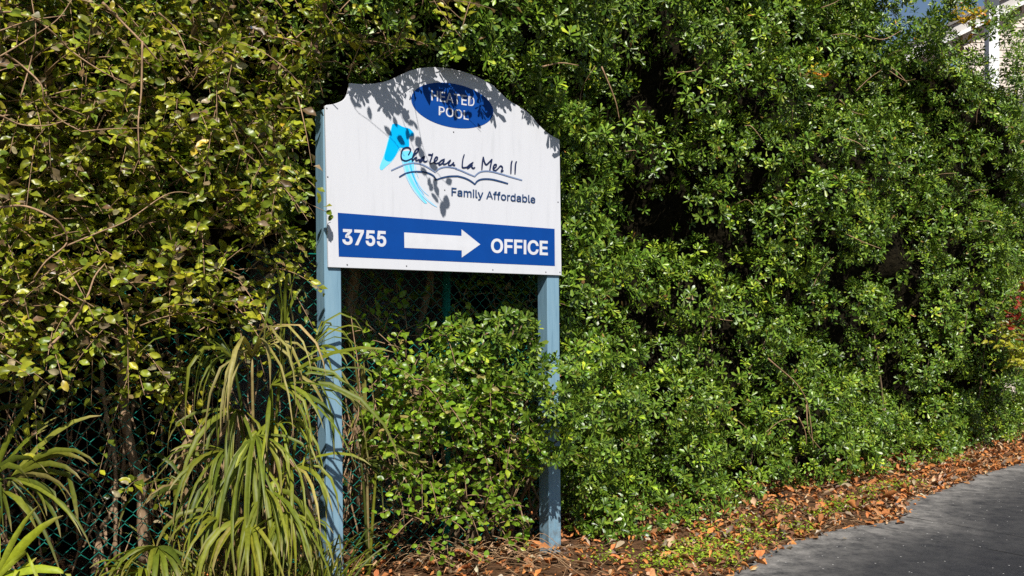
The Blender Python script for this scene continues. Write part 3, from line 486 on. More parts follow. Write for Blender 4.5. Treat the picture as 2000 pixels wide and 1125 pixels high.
    '17 19 18 17 20 19 16 20 17 16 21 20 16 22 21 15 22 16 15 23 22 14 23 15 14 24 23 14 25 24 13 45 14 45 44 14 44 25 14 43 25 44 42 25 43 13 46 45 42 26 25 41 26 42 13 47 46 12 47 13 40 26 41 12 48 47 40 27 26 39 27 40 12 49 48 11 49 12 11 50 49 38 27 39 38 28 27 11 51 50 37 28 38 10 51 11 37 29 28 10 52 51 36 29 37 10 33 52 33 53 52 36 34 29 34 30 29 35 34 36 9 33 10 9 32 33 53 34 33 53 30 34 54 30 53 54 31 30 8 32 9 55 31 54 8 31 32 8 55 31 8 56 55 7 56 8 7 57 56 6 57 7 6 58 57 71 73 72 70 73 71 70 74 73 6 59 58 5 59 6 69 74 70 5 60 59 68 74 69 68 75 74 67 75 68 5 61 60 66 75 67 4 61 5 66 76 75 4 62 61 65 76 66 64 76 65 4 63 62 63 76 64 4 76 63 4 77 76 3 77 4 3 78 77 2 78 3 2 79 78 2 80 79 1 80 2 1 81 80 0 81 1 88 90 89 88 91 90 88 92 91 87 92 88 87 93 92 87 94 93 87 95 94 86 95 87 86 96 95 102 104 103 101 104 102 100 104 101 86 97 96 99 104 100 98 104 99 97 104 98 86 104 97 85 104 86 84 104 85 83 104 84 83 105 104 83 106 105 83 107 106 82 107 83 82 108 107 82 109 108 122 124 123 122 125 124 134 136 135 133 136 134 133 137 136 132 137 133 132 138 137 131 138 132 130 138 131 130 139 138 129 139 130 128 139 129 128 171 139 171 140 139 127 171 128 127 172 171 170 140 171 127 173 172 169 140 170 126 173 127 126 174 173 168 140 169 168 141 140 122 126 125 122 178 126 178 177 126 177 176 126 176 175 126 175 174 126 167 141 168 166 141 167 166 142 141 165 142 166 165 143 142 164 143 165 122 179 178 163 143 164 163 144 143 122 180 179 162 144 163 122 181 180 161 144 162 161 145 144 160 145 161 122 182 181 160 146 145 159 146 160 122 183 182 158 146 159 158 147 146 122 184 183 157 147 158 122 120 184 120 185 184 157 148 147 156 148 157 120 186 185 155 148 156 120 119 186 119 187 186 122 121 120 118 187 119 155 149 148 154 149 155 118 188 187 117 188 118 153 149 154 117 153 188 117 149 153 116 149 117 116 150 149 115 150 116 114 150 115 114 151 150 113 151 114 112 151 113 112 152 151 111 152 112 111 110 152 247 249 248 247 250 249 246 250 247 246 251 250 245 251 246 245 252 251 244 252 245 244 253 252 244 254 253 243 254 244 243 255 254 242 255 243 242 256 255 241 256 242 241 229 256 229 228 256 228 257 256 240 230 241 230 229 241 240 231 230 227 257 228 240 232 231 226 257 227 240 233 232 225 257 226 225 258 257 240 234 233 224 258 225 239 234 240 239 235 234 223 258 224 223 259 258 239 236 235 222 259 223 239 237 236 238 237 239 221 259 222 221 260 259 220 260 221 219 260 220 218 260 219 218 261 260 217 261 218 216 261 217 215 283 216 283 261 216 214 283 215 213 283 214 212 283 213 211 283 212 210 283 211 209 283 210 208 283 209 207 283 208 206 283 207 205 283 206 204 283 205 203 283 204 203 284 283 282 261 283 203 285 284 203 286 285 202 286 203 202 287 286 202 288 287 202 289 288 202 290 289 202 291 290 201 291 202 201 292 291 201 293 292 201 294 293 201 295 294 201 296 295 201 297 296 201 298 297 200 298 201 200 299 298 200 300 299 200 301 300 199 301 200 199 302 301 281 261 282 199 303 302 198 303 199 280 261 281 198 304 303 197 304 198 279 261 280 197 305 304 278 261 279 197 306 305 196 306 197 196 307 306 277 263 278 263 261 278 196 308 307 276 263 277 196 309 308 195 309 196 275 264 276 264 263 276 195 310 309 195 311 310 275 265 264 262 261 263 274 265 275 195 312 311 273 265 274 195 273 312 195 265 273 194 265 195 194 266 265 194 267 266 193 267 194 193 268 267 193 269 268 192 269 193 192 270 269 191 270 192 191 271 270 190 271 191 190 272 271 189 272 190 341 343 342 341 344 343 330 332 331 330 333 332 329 333 330 329 334 333 328 334 329 328 335 334 328 336 335 327 336 328 327 337 336 327 338 337 326 374 327 374 338 327 374 339 338 326 375 374 373 339 374 372 339 373 326 376 375 372 340 339 371 340 372 326 377 376 325 377 326 371 341 340 371 370 341 370 369 341 369 368 341 368 367 341 367 344 341 325 378 377 325 379 378 324 379 325 324 380 379 323 380 324 323 381 380 366 344 367 323 382 381 322 382 323 365 344 366 322 383 382 322 384 383 364 344 365 321 384 322 321 385 384 363 344 364 320 385 321 320 386 385 362 344 363 320 387 386 319 387 320 361 344 362 319 388 387 360 346 361 346 344 361 318 388 319 318 389 388 359 346 360 318 390 389 358 347 359 347 346 359 358 348 347 345 344 346 317 390 318 317 391 390 357 348 358 357 349 348 317 356 391 356 349 357 317 349 356 317 350 349 316 350 317 316 351 350 316 352 351 315 352 316 315 353 352 315 354 353 314 354 315 314 355 354 313 355 314 401 403 402 401 404 403 401 405 404 401 406 405 401 407 406 401 408 407 401 409 408 400 409 401 392 394 393 392 395 394 399 409 400 398 409 399 397 411 398 411 410 398 410 409 398 396 415 397 415 414 397 414 413 397 413 412 397 412 411 397 396 416 415 396 417 416 392 396 395 392 423 396 423 422 396 422 421 396 421 420 396 420 419 396 419 418 396 418 417 396 392 424 423 392 425 424 443 445 444 442 445 443 442 446 445 441 446 442 441 447 446 440 447 441 440 448 447 439 448 440 439 480 448 480 449 448 439 481 480 479 449 480 439 482 481 478 449 479 439 483 482 477 449 478 438 483 439 477 450 449 438 484 483 476 450 477 438 485 484 475 450 476 437 485 438 475 451 450 437 486 485 474 451 475 436 486 437 474 452 451 436 487 486 473 452 474 436 488 487 472 452 473 472 453 452 435 488 436 435 489 488 471 453 472 434 489 435 434 490 489 470 453 471 470 454 453 434 491 490 469 454 470 469 455 454 433 491 434 433 492 491 468 455 469 433 493 492 467 455 468 432 493 433 467 456 455 432 494 493 466 456 467 431 494 432 466 457 456 431 495 494 465 457 466 431 496 495 464 457 465 430 496 431 464 458 457 430 497 496 463 458 464 430 462 497 462 458 463 430 458 462 429 458 430 429 459 458 428 459 429 428 460 459 427 460 428 427 461 460 426 461 427 511 513 512 511 514 513 510 514 511 510 515 514 510 516 515 509 516 510 509 517 516 509 518 517 509 519 518 508 519 509 507 521 508 521 520 508 520 519 508 506 523 507 523 522 507 522 521 507 505 525 506 525 524 506 524 523 506 505 526 525 505 527 526 504 527 505 504 528 527 504 529 528 503 529 504 503 530 529 503 531 530 502 531 503 502 532 531 500 498 501 500 499 498 546 548 547 546 549 548 545 549 546 545 550 549 545 551 550 544 551 545 544 552 551 544 553 552 544 554 553 543 554 544 542 556 543 556 555 543 555 554 543 541 558 542 558 557 542 557 556 542 540 560 541 560 559 541 559 558 541 540 561 560 540 562 561 539 562 540 539 563 562 539 564 563 538 564 539 538 565 564 538 566 565 537 566 538 537 567 566 535 533 536 535 534 533 568 579 569 579 570 569 579 580 570 580 571 570 568 589 579 589 581 579 581 578 579 581 578 580 578 590 580 590 571 580 577 590 578 589 582 581 576 590 577 589 583 582 575 590 576 589 584 583 574 590 575 589 585 584 573 590 574 589 586 585 589 588 586 588 587 586 572 591 573 591 590 573 568 588 589 588 590 589 588 591 590 591 571 590 568 587 588 572 571 591 604 606 605 604 607 606 620 622 621 620 623 622 604 608 607 619 623 620 618 623 619 604 609 608 617 613 618 613 623 618 604 610 609 616 613 617 604 611 610 615 612 616 612 613 616 604 615 611 615 612 611 604 614 615 604 613 614 604 623 613 603 623 604 602 623 603 601 623 602 601 624 623 600 624 601 599 624 600 599 625 624 598 625 599 592 594 593 597 625 598 592 595 594 596 625 597 592 596 595 592 625 596 592 626 625 592 627 626 592 628 627 592 629 628 592 630 629 637 630 592 636 630 637 636 631 630 635 631 636 634 631 635 634 632 631 633 632 634 644 646 645 644 647 646 644 648 647 643 648 644 643 649 648 643 650 649 643 651 650 642 651 643 642 652 651 658 660 659 657 660 658 656 660 657 642 653 652 655 660 656 654 660 655 653 660 654 642 660 653 641 660 642 640 660 641 639 660 640 639 661 660 639 662 661 639 663 662 638 663 639 638 664 663 638 665 664 690 692 691 690 693 692 677 679 678 676 679 677 676 680 679 675 680 676 675 681 680 674 681 675 674 682 681 673 682 674 673 683 682 672 683 673 672 684 683 671 684 672 671 685 684 670 685 671 670 686 685 669 686 670 669 687 686 668 687 669 668 688 687 667 688 668 667 689 688 666 689 667 706 708 707 722 724 723 705 708 706 721 724 722 721 725 724 705 709 708 704 709 705 720 725 721 720 726 725 694 696 695 694 698 696 698 697 696 703 709 704 719 726 720 703 710 709 719 727 726 702 710 703 718 727 719 702 711 710 718 728 727 701 711 702 717 728 718 717 729 728 700 711 701 716 741 717 741 729 717 700 759 711 759 712 711 699 760 700 760 759 700 758 712 759 716 742 741 740 729 741 699 761 760 716 743 742 715 743 716 739 729 740 739 730 729 757 712 758 699 762 761 715 744 743 738 730 739 756 712 757 699 763 762 756 713 712 715 745 744 698 763 699 737 730 738 714 745 715 698 764 763 714 746 745 755 713 756 737 731 730 714 747 746 698 765 764 736 731 737 754 714 755 714 713 755 694 766 698 766 765 698 754 747 714 754 748 747 736 732 731 753 748 754 735 732 736 753 749 748 694 767 766 753 750 749 752 750 753 694 768 767 735 733 732 734 733 735 752 751 750 694 769 768 828 830 829 828 831 830 827 831 828 827 832 831 826 832 827 826 833 832 825 833 826 825 834 833 825 835 834 824 835 825 824 836 835 823 836 824 823 837 836 822 837 823 822 810 837 810 809 837 809 838 837 821 811 822 811 810 822 821 812 811 808 838 809 821 813 812 807 838 808 821 814 813 806 838 807 806 839 838 821 815 814 805 839 806 820 815 821 820 816 815 804 839 805 804 840 839 820 817 816 803 840 804 820 818 817 819 818 820 802 840 803 802 841 840 801 841 802 800 841 801 799 841 800 799 842 841 798 842 799 797 842 798 796 864 797 864 842 797 795 864 796 794 864 795 793 864 794 792 864 793 791 864 792 790 864 791 789 864 790 788 864 789 787 864 788 786 864 787 785 864 786 784 864 785 784 865 864 863 842 864 784 866 865 784 867 866 783 867 784 783 868 867 783 869 868 783 870 869 783 871 870 783 872 871 782 872 783 782 873 872 782 874 873 782 875 874 782 876 875 782 877 876 782 878 877 782 879 878 781 879 782 781 880 879 781 881 880 781 882 881 780 882 781 780 883 882 862 842 863 780 884 883 779 884 780 861 842 862 779 885 884 778 885 779 860 842 861 778 886 885 859 842 860 778 887 886 777 887 778 777 888 887 858 844 859 844 842 859 777 889 888 857 844 858 777 890 889 776 890 777 856 845 857 845 844 857 776 891 890 776 892 891 856 846 845 843 842 844 855 846 856 776 893 892 854 846 855 776 854 893 776 846 854 775 846 776 775 847 846 775 848 847 774 848 775 774 849 848 774 850 849 773 850 774 773 851 850 772 851 773 772 852 851 771 852 772 771 853 852 770 853 771 894 898 895 898 896 895 898 897 896 894 899 898 894 902 899 902 900 899 902 901 900 894 903 902'),
}
def text(name, s, mat, bl, br, tl_, tr_, n0, fat):
    """lettering stretched onto the board: baseline left/right, cap line left/right; fat thickens the strokes"""
    v = np.array(LETTERS[s][0].split(), float).reshape(-1, 2)/1000; f = np.array(LETTERS[s][1].split(), int).reshape(-1, 3).tolist()
    y0, y1 = -fat, 0.509 + fat
    x0, x1 = v[:, 0].min() - fat, v[:, 0].max() + fat
    cnt = {}
    for t in f:
        for i in range(3):
            e = (t[i], t[(i+1) % 3]); k = tuple(sorted(e)); cnt[k] = None if k in cnt else e
    nxt = {e[0]: e[1] for e in cnt.values() if e is not None}
    pts = [(q[0], q[1], 0.0) for q in v]; fc = list(f); seen = set()
    for st in list(nxt):
        if st in seen: continue
        loop = []; k = st
        while k not in seen and k in nxt: seen.add(k); loop.append(k); k = nxt[k]
        m = len(loop); L = v[loop]
        d = norm(np.roll(L, -1, 0) - L); dp = np.roll(d, 1, 0)
        na = np.stack([d[:, 1], -d[:, 0]], 1); nb = np.stack([dp[:, 1], -dp[:, 0]], 1)
        mi = norm(na + nb); mi = mi/np.maximum((mi*na).sum(1), 0.5)[:, None]
        b0 = len(pts)
        for q, w in zip(L, mi):
            pts.append((q[0] + w[0]*fat, q[1] + w[1]*fat, 0.0))
        for i in range(m):
            j = (i+1) % m
            fc.append((loop[i], b0+i, b0+j, loop[j]))
    A, B, C, D = [SP(*p) for p in (bl, br, tl_, tr_)]
    out = []
    for q in pts:
        u = (q[0]-x0)/(x1-x0); w = (q[1]-y0)/(y1-y0)
        lo = A + (B-A)*u; hi = C + (D-C)*u
        out.append(lo + (hi-lo)*w + NV*n0)
    return obj(name, out, fc, mat, sign)
text('number_lettering', '3755', M_LETTER, (668.5,477.5), (754,482), (668,447), (754,451.5), -0.0022, 0.026)
text('office_lettering', 'OFFICE', M_LETTER, (958.5,493.5), (1069.5,498.8), (958.5,465.8), (1069.5,470.6), -0.0022, 0.024)
text('heated_lettering', 'HEATED', M_LETTER, (842,196), (926.5,208.5), (842,176), (926.5,189), -0.0022, 0.010)
text('pool_lettering', 'POOL', M_LETTER, (856.5,225), (915,234.6), (856.5,207), (915,217.5), -0.0022, 0.010)
text('slogan_lettering', 'Family Affordable', M_NAVY2, (881,381.8), (1045,396.8), (881,366.2), (1045,382), -0.0040, 0.011)

# cyan brush emblem
k1 = lambda pts: crop(730, 230, 11.247, pts)
k4 = lambda pts: crop(740, 310, 10.225, pts)
emb = cap_poly('brush_emblem', list(map(tuple, catmull(k1([(400,150),(350,330),(235,780),(140,1040),(135,1120),(180,1150),(260,1080),(420,930),(540,740),(620,640),(600,400),(500,200),(400,150)]), 4)))[:-1], M_CYAN2, -0.0008, -0.0004)
cap_poly('brush_lobe', list(map(tuple, catmull(k1([(405,140),(370,320),(290,620),(230,860),(270,935),(370,950),(480,820),(560,660),(650,660),(770,640),(775,430),(865,400),(872,330),(780,240),(640,200),(500,130),(405,140)]), 4)))[:-1], M_CYAN, -0.0017, -0.0013, emb)
cap_poly('brush_tail', list(map(tuple, catmull(k4([(470,-150),(445,-20),(490,180),(560,400),(680,620),(800,780),(905,885),(960,880),(870,760),(800,600),(740,420),(705,200),(690,0),(650,-150),(470,-150)]), 4)))[:-1], M_CYAN2, -0.0012, -0.0009, emb)
stroke('brush_strand', [(k4([(455,-40),(500,160),(570,390),(690,610),(810,770),(915,890)]), 1.0), (k4([(560,60),(640,330),(760,560),(900,760),(1060,900),(1160,965)]), 1.0),
                        (k4([(660,90),(700,300),(770,480),(880,640),(1000,745)]), 0.55), (k4([(725,120),(745,260),(790,390)]), 0.4)], M_CYAN3, -0.0016, 3.4, emb, 8, 0.75)
stroke('brush_strand', [(k4([(600,20),(670,300),(780,560),(900,720)]), 1.0)], M_CYAN, -0.0019, 1.6, emb, 8, 0.8)

# name lettering, brush script
c2 = lambda pts: crop(770, 270, 14.06, pts)
c3 = lambda pts: crop(890, 290, 14.06, pts)
script = [c2([(375,460),(415,390),(440,310),(390,258),(310,255),(225,300),(182,420),(182,520),(215,590),(310,620),(400,590),(470,555)]),
  c2([(470,570),(540,460),(620,380),(655,310),(640,280),(590,310),(530,420),(485,560),(485,640)]), c2([(490,620),(555,545),(600,530),(582,585),(605,610),(690,575)]),
  c2([(830,490),(750,545),(690,615),(700,650),(760,605),(825,500)]), c2([(825,500),(795,590),(825,640),(905,620)]),
  c2([(1050,410),(1010,540),(970,660),(990,700),(1065,670)]), c2([(920,445),(985,452),(1052,465)]),
  c2([(1065,670),(1155,595),(1178,535),(1140,515),(1092,590),(1092,660),(1130,692),(1210,670)]),
  c2([(1380,570),(1290,605),(1220,680),(1230,730),(1300,690),(1370,600)]), c2([(1370,600),(1330,680),(1360,712),(1430,690)]),
  c2([(1430,690),(1535,600),(1485,690),(1500,750),(1570,720),(1625,655)]), c2([(1625,655),(1608,725),(1665,740)]),
  c3([(228,160),(190,280),(170,460),(185,520),(260,520),(330,495)]), c3([(475,375),(380,440),(320,500),(322,540),(400,485),(450,440)]), c3([(450,440),(432,500),(470,542),(525,515)]),
  c3([(748,225),(725,380),(708,582)]), c3([(748,230),(780,370),(830,440),(900,385),(988,290)]), c3([(988,290),(952,450),(925,605)]),
  c3([(1020,560),(1100,490),(1100,440),(1050,450),(1018,530),(1040,590),(1090,600),(1160,540)]), c3([(1160,540),(1215,480),(1262,500),(1272,550),(1240,632),(1305,605)]),
  c3([(1540,335),(1515,430),(1505,690)]), c3([(1660,350),(1632,450),(1620,700)])]
it = iter(script)
for k in (1, 2, 2, 2, 1, 2, 2, 1, 2, 3, 1, 1, 1, 1):     # strokes per letter of the name
    stroke('script_letter', [(q, 1.0 if len(q) != 3 else 1.1) for q in (next(it) for _ in range(k))], M_NAVY, -0.0040, 2.7, sign, 6, 0.25)
stroke('dark_wave', [(k4([(400,365),(520,297),(650,265),(800,258),(950,278),(1050,318),(1108,370),(1125,432)]), 1.0),
                     (k4([(1118,428),(1250,382),(1400,352),(1560,348)]) + c3([(100,772),(250,815),(400,890),(525,985)]), 1.0),
                     (c3([(518,985),(580,900),(680,850),(830,836),(1000,850),(1200,898),(1432,965)]), 1.0)], M_NAVY2, -0.0032, 3.0, sign, 6, 0.15)
stroke('pale_wave', [(k4([(240,235),(400,162),(500,122),(620,95),(720,88),(830,105),(950,160),(1050,220),(1130,275)]), 1.0),
                     (c2([(1150,905),(1220,840),(1350,795),(1500,790),(1700,830)]) + c3([(0,555),(150,610),(350,700),(522,770)]), 1.0),
                     (c3([(515,770),(580,700),(680,640),(830,620),(1000,637),(1250,702),(1500,780),(1822,872)]), 1.0)], M_SLATE, -0.0026, 2.7, sign, 6, 0.15)
for (x, y) in [(638.2,211.5),(640,345.5),(678,517),(794,519.5),(962.5,527),(1066,531.5),(1093.5,531.7),(1089.8,394.7),(885.8,257.8),(868.5,371.3)]:
    c = SP(x, y); a8 = np.linspace(0, 2*math.pi, 8, endpoint=False)
    ring = [c + (RV*math.cos(a) + UP*math.sin(a))*0.0042 - NV*0.0002 for a in a8]; dome = [c + (RV*math.cos(a) + UP*math.sin(a))*0.0025 - NV*0.0028 for a in a8]
    obj('screw', ring+dome, [(i, (i+1) % 8, 8+(i+1) % 8, 8+i) for i in range(8)] + [[8+i for i in range(8)]], M_SCREW, sign, True)

# ------------------------------------------------------------------ leaves
def template(st, hw, wave=0.0):
    """leaf outline: stations along, half widths; returns local (x, y, ripple) and triangles"""
    v = [(0, 0, 0)]; 
    for i, (s, h) in enumerate(zip(st, hw)):
        w = wave*(1 if i % 2 else -1)
        v += [(s, h, w), (s, 0, 0), (s, -h, -w*0.6)]
    v.append((1, 0, 0))
    t = [(0, 2, 1), (0, 3, 2)]
    for i in range(len(st)-1):
        a = 1+3*i; b = a+3
        t += [(a, a+1, b+1), (a, b+1, b), (a+1, a+2, b+2), (a+1, b+2, b+1)]
    e = 1+3*(len(st)-1); k = len(v)-1
    t += [(e, e+1, k), (e+1, e+2, k)]
    return np.array(v, float), np.array(t)
T_PITT = template([0.45, 0.82], [0.30, 0.5])
T_OVAL = template([0.22, 0.52, 0.82], [0.36, 0.5, 0.32], 0.07)

def leaf_batch(pos, A, Nn, L, W, curl, fold, col, tp):
    tv, tt = tp
    A = norm(A); B = norm(np.cross(Nn, A)); C = np.cross(A, B)
    x, y, rip = tv[:, 0], tv[:, 1], tv[:, 2]
    L_ = L[:, None, None]; W_ = W[:, None, None]
    z = -curl[:, None]*x[None]**2 + fold[:, None]*np.abs(y)[None] + rip[None]
    V = pos[:, None] + A[:, None]*x[None, :, None]*L_ + B[:, None]*y[None, :, None]*W_ + C[:, None]*(z[:, :, None]*L_)
    n, k = len(pos), len(tv)
    T = (tt[None] + (np.arange(n)*k)[:, None, None]).reshape(-1, 3)
    c = np.repeat(col, k, axis=0)
    return V.reshape(-1, 3), T, c

def rand_unit(rng, n): return norm(rng.normal(size=(n, 3)))

def pick_cols(rng, n, table):
    """table: list of (weight, rgb); per-leaf jitter"""
    w = np.array([a for a, _ in table]); w = w/w.sum()
    c = np.array([b for _, b in table])[rng.choice(len(table), n, p=w)]
    return np.clip(c*rng.uniform(0.72, 1.3, (n, 1))*rng.uniform(0.92, 1.08, (n, 3)), 0.003, 0.9)

PITT_COLS = [(5, (0.060, 0.120, 0.010)), (5, (0.102, 0.178, 0.015)), (3.5, (0.165, 0.245, 0.024)), (0.4, (0.17, 0.20, 0.02)), (0.15, (0.2, 0.12, 0.04))]

def sprig_leaves(pos, axis, size, rng, K=11, table=PITT_COLS, sprig_tint=True):
    n = len(pos)
    ref = rand_unit(rng, n)
    a = norm(np.cross(axis, ref)); b = np.cross(axis, a)
    k = np.arange(K)
    ang = k[None]*2.3999 + rng.uniform(0, 6.28, (n, 1)) + rng.normal(0, 0.2, (n, K))
    el = np.linspace(R(2), R(66), K)[None] + rng.normal(0, 0.16, (n, K))
    rad = np.cos(ang)[..., None]*a[:, None] + np.sin(ang)[..., None]*b[:, None]
    A = np.cos(el)[..., None]*rad + np.sin(el)[..., None]*axis[:, None]
    Nn = -np.sin(el)[..., None]*rad + np.cos(el)[..., None]*axis[:, None]
    Nn = Nn + rng.normal(0, 0.18, Nn.shape)
    base = pos[:, None] + axis[:, None]*((np.linspace(-0.45, 0.12, K))[None, :, None]*size[:, None, None])
    L = size[:, None]*np.linspace(1.0, 0.62, K)[None]*rng.uniform(0.8, 1.15, (n, K))
    W = L*rng.uniform(0.29, 0.38, (n, K))
    cols = pick_cols(rng, n*K, table)
    if sprig_tint:
        g = np.repeat(rng.uniform(0.75, 1.3, (n, 1)), K, axis=0); cols = cols*g
        young = np.repeat(rng.random((n, 1)) < 0.10, K, axis=0)
        cols = np.where(young, cols*np.array([[1.9, 1.6, 1.1]]), cols)
    f = lambda q: q.reshape(-1, 3)
    return f(base), f(A), f(Nn), L.ravel(), W.ravel(), rng.uniform(0.02, 0.26, n*K), rng.uniform(0.0, 0.16, n*K), np.clip(cols, 0.003, 0.8)

# clumps of growth: (centre, radius)
def lumps_to_sprigs(lumps, dens, rng, up=0.3, size=(0.05, 0.075), shell=0.055, keep_back=0.06):
    C = np.array([l[0] for l in lumps]); Rr = np.array([l[1] for l in lumps])
    pos, ax = [], []
    for c, r in zip(C, Rr):
        m = max(6, int(dens*4*math.pi*r*r))
        d = rand_unit(rng, m)
        face = d @ (-NV)*0.75 + d[:, 2]*0.45
        d = d[(face > -0.15) | (rng.random(m) < keep_back)]
        rr = r*(1 - np.abs(rng.normal(0, shell, len(d))))*(1 + 0.16*np.sin(d @ np.array([7, 5, 9]) + c.sum()*9))
        pos.append(c + d*rr[:, None]*np.array([1, 1, 0.86])); ax.append(d)
    pos = np.vstack(pos); ax = np.vstack(ax)
    # what lies deep inside another clump is not grown
    keep = np.ones(len(pos), bool)
    for c, r in zip(C, Rr):
        q = (pos - c)/np.array([1, 1, 0.86])
        keep &= ~(np.linalg.norm(q, axis=1) < r*0.74)
    pos, ax = pos[keep], ax[keep]
    ax = norm(ax + UP*up - NV*0.12 + rng.normal(0, 0.22, ax.shape))
    s = rng.uniform(size[0], size[1], len(pos))
    return pos, ax, s

_ot = np.array([to_h(SP(x, y)) for x, y in outline[1:-1]]); OUT_T, OUT_Z = _ot[:, 0], _ot[:, 2]
def clear_of_sign(pos):
    t, n, z = to_h(pos)
    board_ = (t > -1.50) & (t < 0.03) & (z > 1.36) & (z < np.interp(t, OUT_T, OUT_Z) + 0.03) & (n > -0.055) & (n < 0.17)
    window = (t > -1.47) & (t < -0.02) & (z > 1.375) & (z < np.interp(t, OUT_T, OUT_Z) + 0.012) & (n < 0.0) & (n > -0.9)   # nothing hangs across the board's face
    postl = (np.abs(t + 1.41) < 0.085) & (n > -0.05) & (n < 0.15) & (z < 2.37)
    postr = (np.abs(t + 0.045) < 0.08) & (n > -0.04) & (n < 0.14) & (z < 2.36)
    k = -n/(SUN @ NV); x, y = px(pos + SUN*np.maximum(k, 0)[:, None])      # where its shadow would fall on the board
    lim = np.interp(x, [600, 640, 690, 740, 790, 850, 900, 960, 985, 1020, 1050, 1090, 1110], [215, 200, 188, 205, 232, 246, 250, 238, 212, 220, 258, 312, 330]) + 14*np.sin(x*0.11)
    sunny = (n < 0) & (x > 628) & (x < 1100) & (y > lim) & (y < 530)
    return ~(board_ | window | postl | postr | sunny)

def mat_from(pos, axis, size, rng):
    ref = rand_unit(rng, 1)[0]; a = norm(np.cross(axis, ref)); b = np.cross(axis, a)
    M = np.eye(4); M[:3, 0] = a*size; M[:3, 1] = b*size; M[:3, 2] = axis*size; M[:3, 3] = pos
    return M

VAR_PITT = []
_r = np.random.default_rng(77)
for i in range(10):
    lv = sprig_leaves(np.zeros((1, 3)), np.array([[0, 0, 1.]]), np.ones(1), _r, 14)
    v, t, c = leaf_batch(*lv, T_PITT)
    me = tri_mesh('leaf_cluster', v, t, c); me.materials.append(M_PITT); VAR_PITT.append(me)

def in_view(pos, m=0):
    x, y = px(pos)
    return (x > -m) & (x < 2000+m) & (y > -m) & (y < 1125+m) & (pos[:, 1] > 0.5)

def grow_evergreen(parent, lumps, dens, seed, nparts, K=11, size=(0.05, 0.075), margin=420, cut=None, up=0.3):
    rng = np.random.default_rng(seed)
    pos, ax, s = lumps_to_sprigs(lumps, dens, rng, up, size)
    ok = clear_of_sign(pos) & clear_of_sign(pos + ax*(s*0.6)[:, None])
    if cut is not None: ok &= cut(pos)
    ok &= pos[:, 2] > 0.025
    pos, ax, s = pos[ok], ax[ok], s[ok]
    x, y = px(pos)
    v = (x > -300) & (x < 2300) & (y > -900) & (pos[:, 1] > 0.5)
    pos, ax, s = pos[v], ax[v], s[v]
    score = s/pos[:, 1]*(0.6 + (ax @ (-NV)).clip(-0.5, 1)*0.6)
    score[~in_view(pos)] = -1
    # outermost first: the offset towards the road
    _, nn, _z = to_h(pos)
    order = np.argsort(-score)[:nparts]
    pick = np.zeros(len(pos), bool); pick[order] = True
    for i in order:
        inst('leaf_cluster', VAR_PITT[int(rng.integers(len(VAR_PITT)))], mat_from(pos[i], ax[i], s[i], rng), parent)
    rest = ~pick
    lv = sprig_leaves(pos[rest], ax[rest], s[rest], rng, K)
    V, T, c = leaf_batch(*lv, T_PITT)
    tag(big('foliage', V, T, c, M_PITT, parent), kind='stuff')
    return pos, ax, s

# ------------------------------------------------------------------ the long hedge
rng = np.random.default_rng(11)
def n_front(t, z):
    bend = 0.085*np.maximum(0, t-5.2)**2
    return 0.32 - 0.10*z + bend + 0.09*math.sin(t*1.9) + 0.09*math.sin(z*2.9 + t*1.3) + 0.05*math.sin(t*5.1 + z*3.7)
def hedge_top(t): return float(np.interp(t, [4.48, 4.62, 4.95, 5.35, 5.75, 9.5], [5.3, 4.40, 4.24, 4.14, 3.98, 3.6]))

lumps = []
for t in np.arange(0.1, 8.6, 0.32):
    for z in np.arange(0.14, 5.2, 0.31):
        tt = t + rng.uniform(-0.16, 0.16); zz = z + rng.uniform(-0.15, 0.15)
        r = rng.uniform(0.13, 0.28)
        if zz + r > hedge_top(tt): continue
        if zz > 0.6 and rng.random() < 0.10: continue
        nn = n_front(tt, zz) + r*0.8 + rng.uniform(0, 0.42)
        if tt - r < 0.03: tt = 0.05 + r
        if zz < 0.3: zz = 0.16 + 0.3*r; nn -= 0.04
        lumps.append((H(tt, nn, zz), r))
BASE = ([.3, .8, 1.4, 2.1, 2.6, 3.8, 5.0, 6.5], [-.04, -.07, .05, .26, .30, .24, .40, .70])
for t in np.arange(0.36, 6.6, 0.27):      # skirt that reaches the ground
    f = float(np.interp(t, *BASE))
    if 2.05 < t < 2.45: continue
    if rng.random() < 0.9: lumps.append((H(t, f + 0.09 + rng.uniform(0, .09), 0.08 + rng.uniform(-.02, .05)), rng.uniform(0.14, 0.2)))
    if rng.random() < 0.7: lumps.append((H(t + 0.1, f + 0.15 + rng.uniform(0, .2), 0.4 + rng.uniform(-.1, .1)), rng.uniform(0.15, 0.25)))
    if t < 1.7 and rng.random() < 0.7: lumps.append((H(t, f + 0.22 + rng.uniform(0, .08), 0.78 + rng.uniform(-.06, .06)), rng.uniform(0.2, 0.26)))
for t in np.arange(0.3, 8.0, 0.4):      # second row that closes the hedge top
    for z in np.arange(3.1, 5.0, 0.36):
        r = rng.uniform(0.2, 0.3); tt = t + rng.uniform(-.15, .15); zz = z + rng.uniform(-.1, .1)
        if zz + r < hedge_top(tt): lumps.append((H(tt, n_front(tt, min(zz, 3.6)) + 0.62 + rng.uniform(0, .15), zz), r))
# growth leaning out over the board
for t in np.arange(-1.35, 0.25, 0.27):
    for z in (2.86, 3.15, 3.45, 3.8, 4.15, 4.5):
        r = rng.uniform(0.2, 0.28)
        lumps.append((H(t + rng.uniform(-0.1, 0.1), -0.06 + rng.uniform(-0.14, 0.10), z + rng.uniform(-0.04, 0.1)), r))
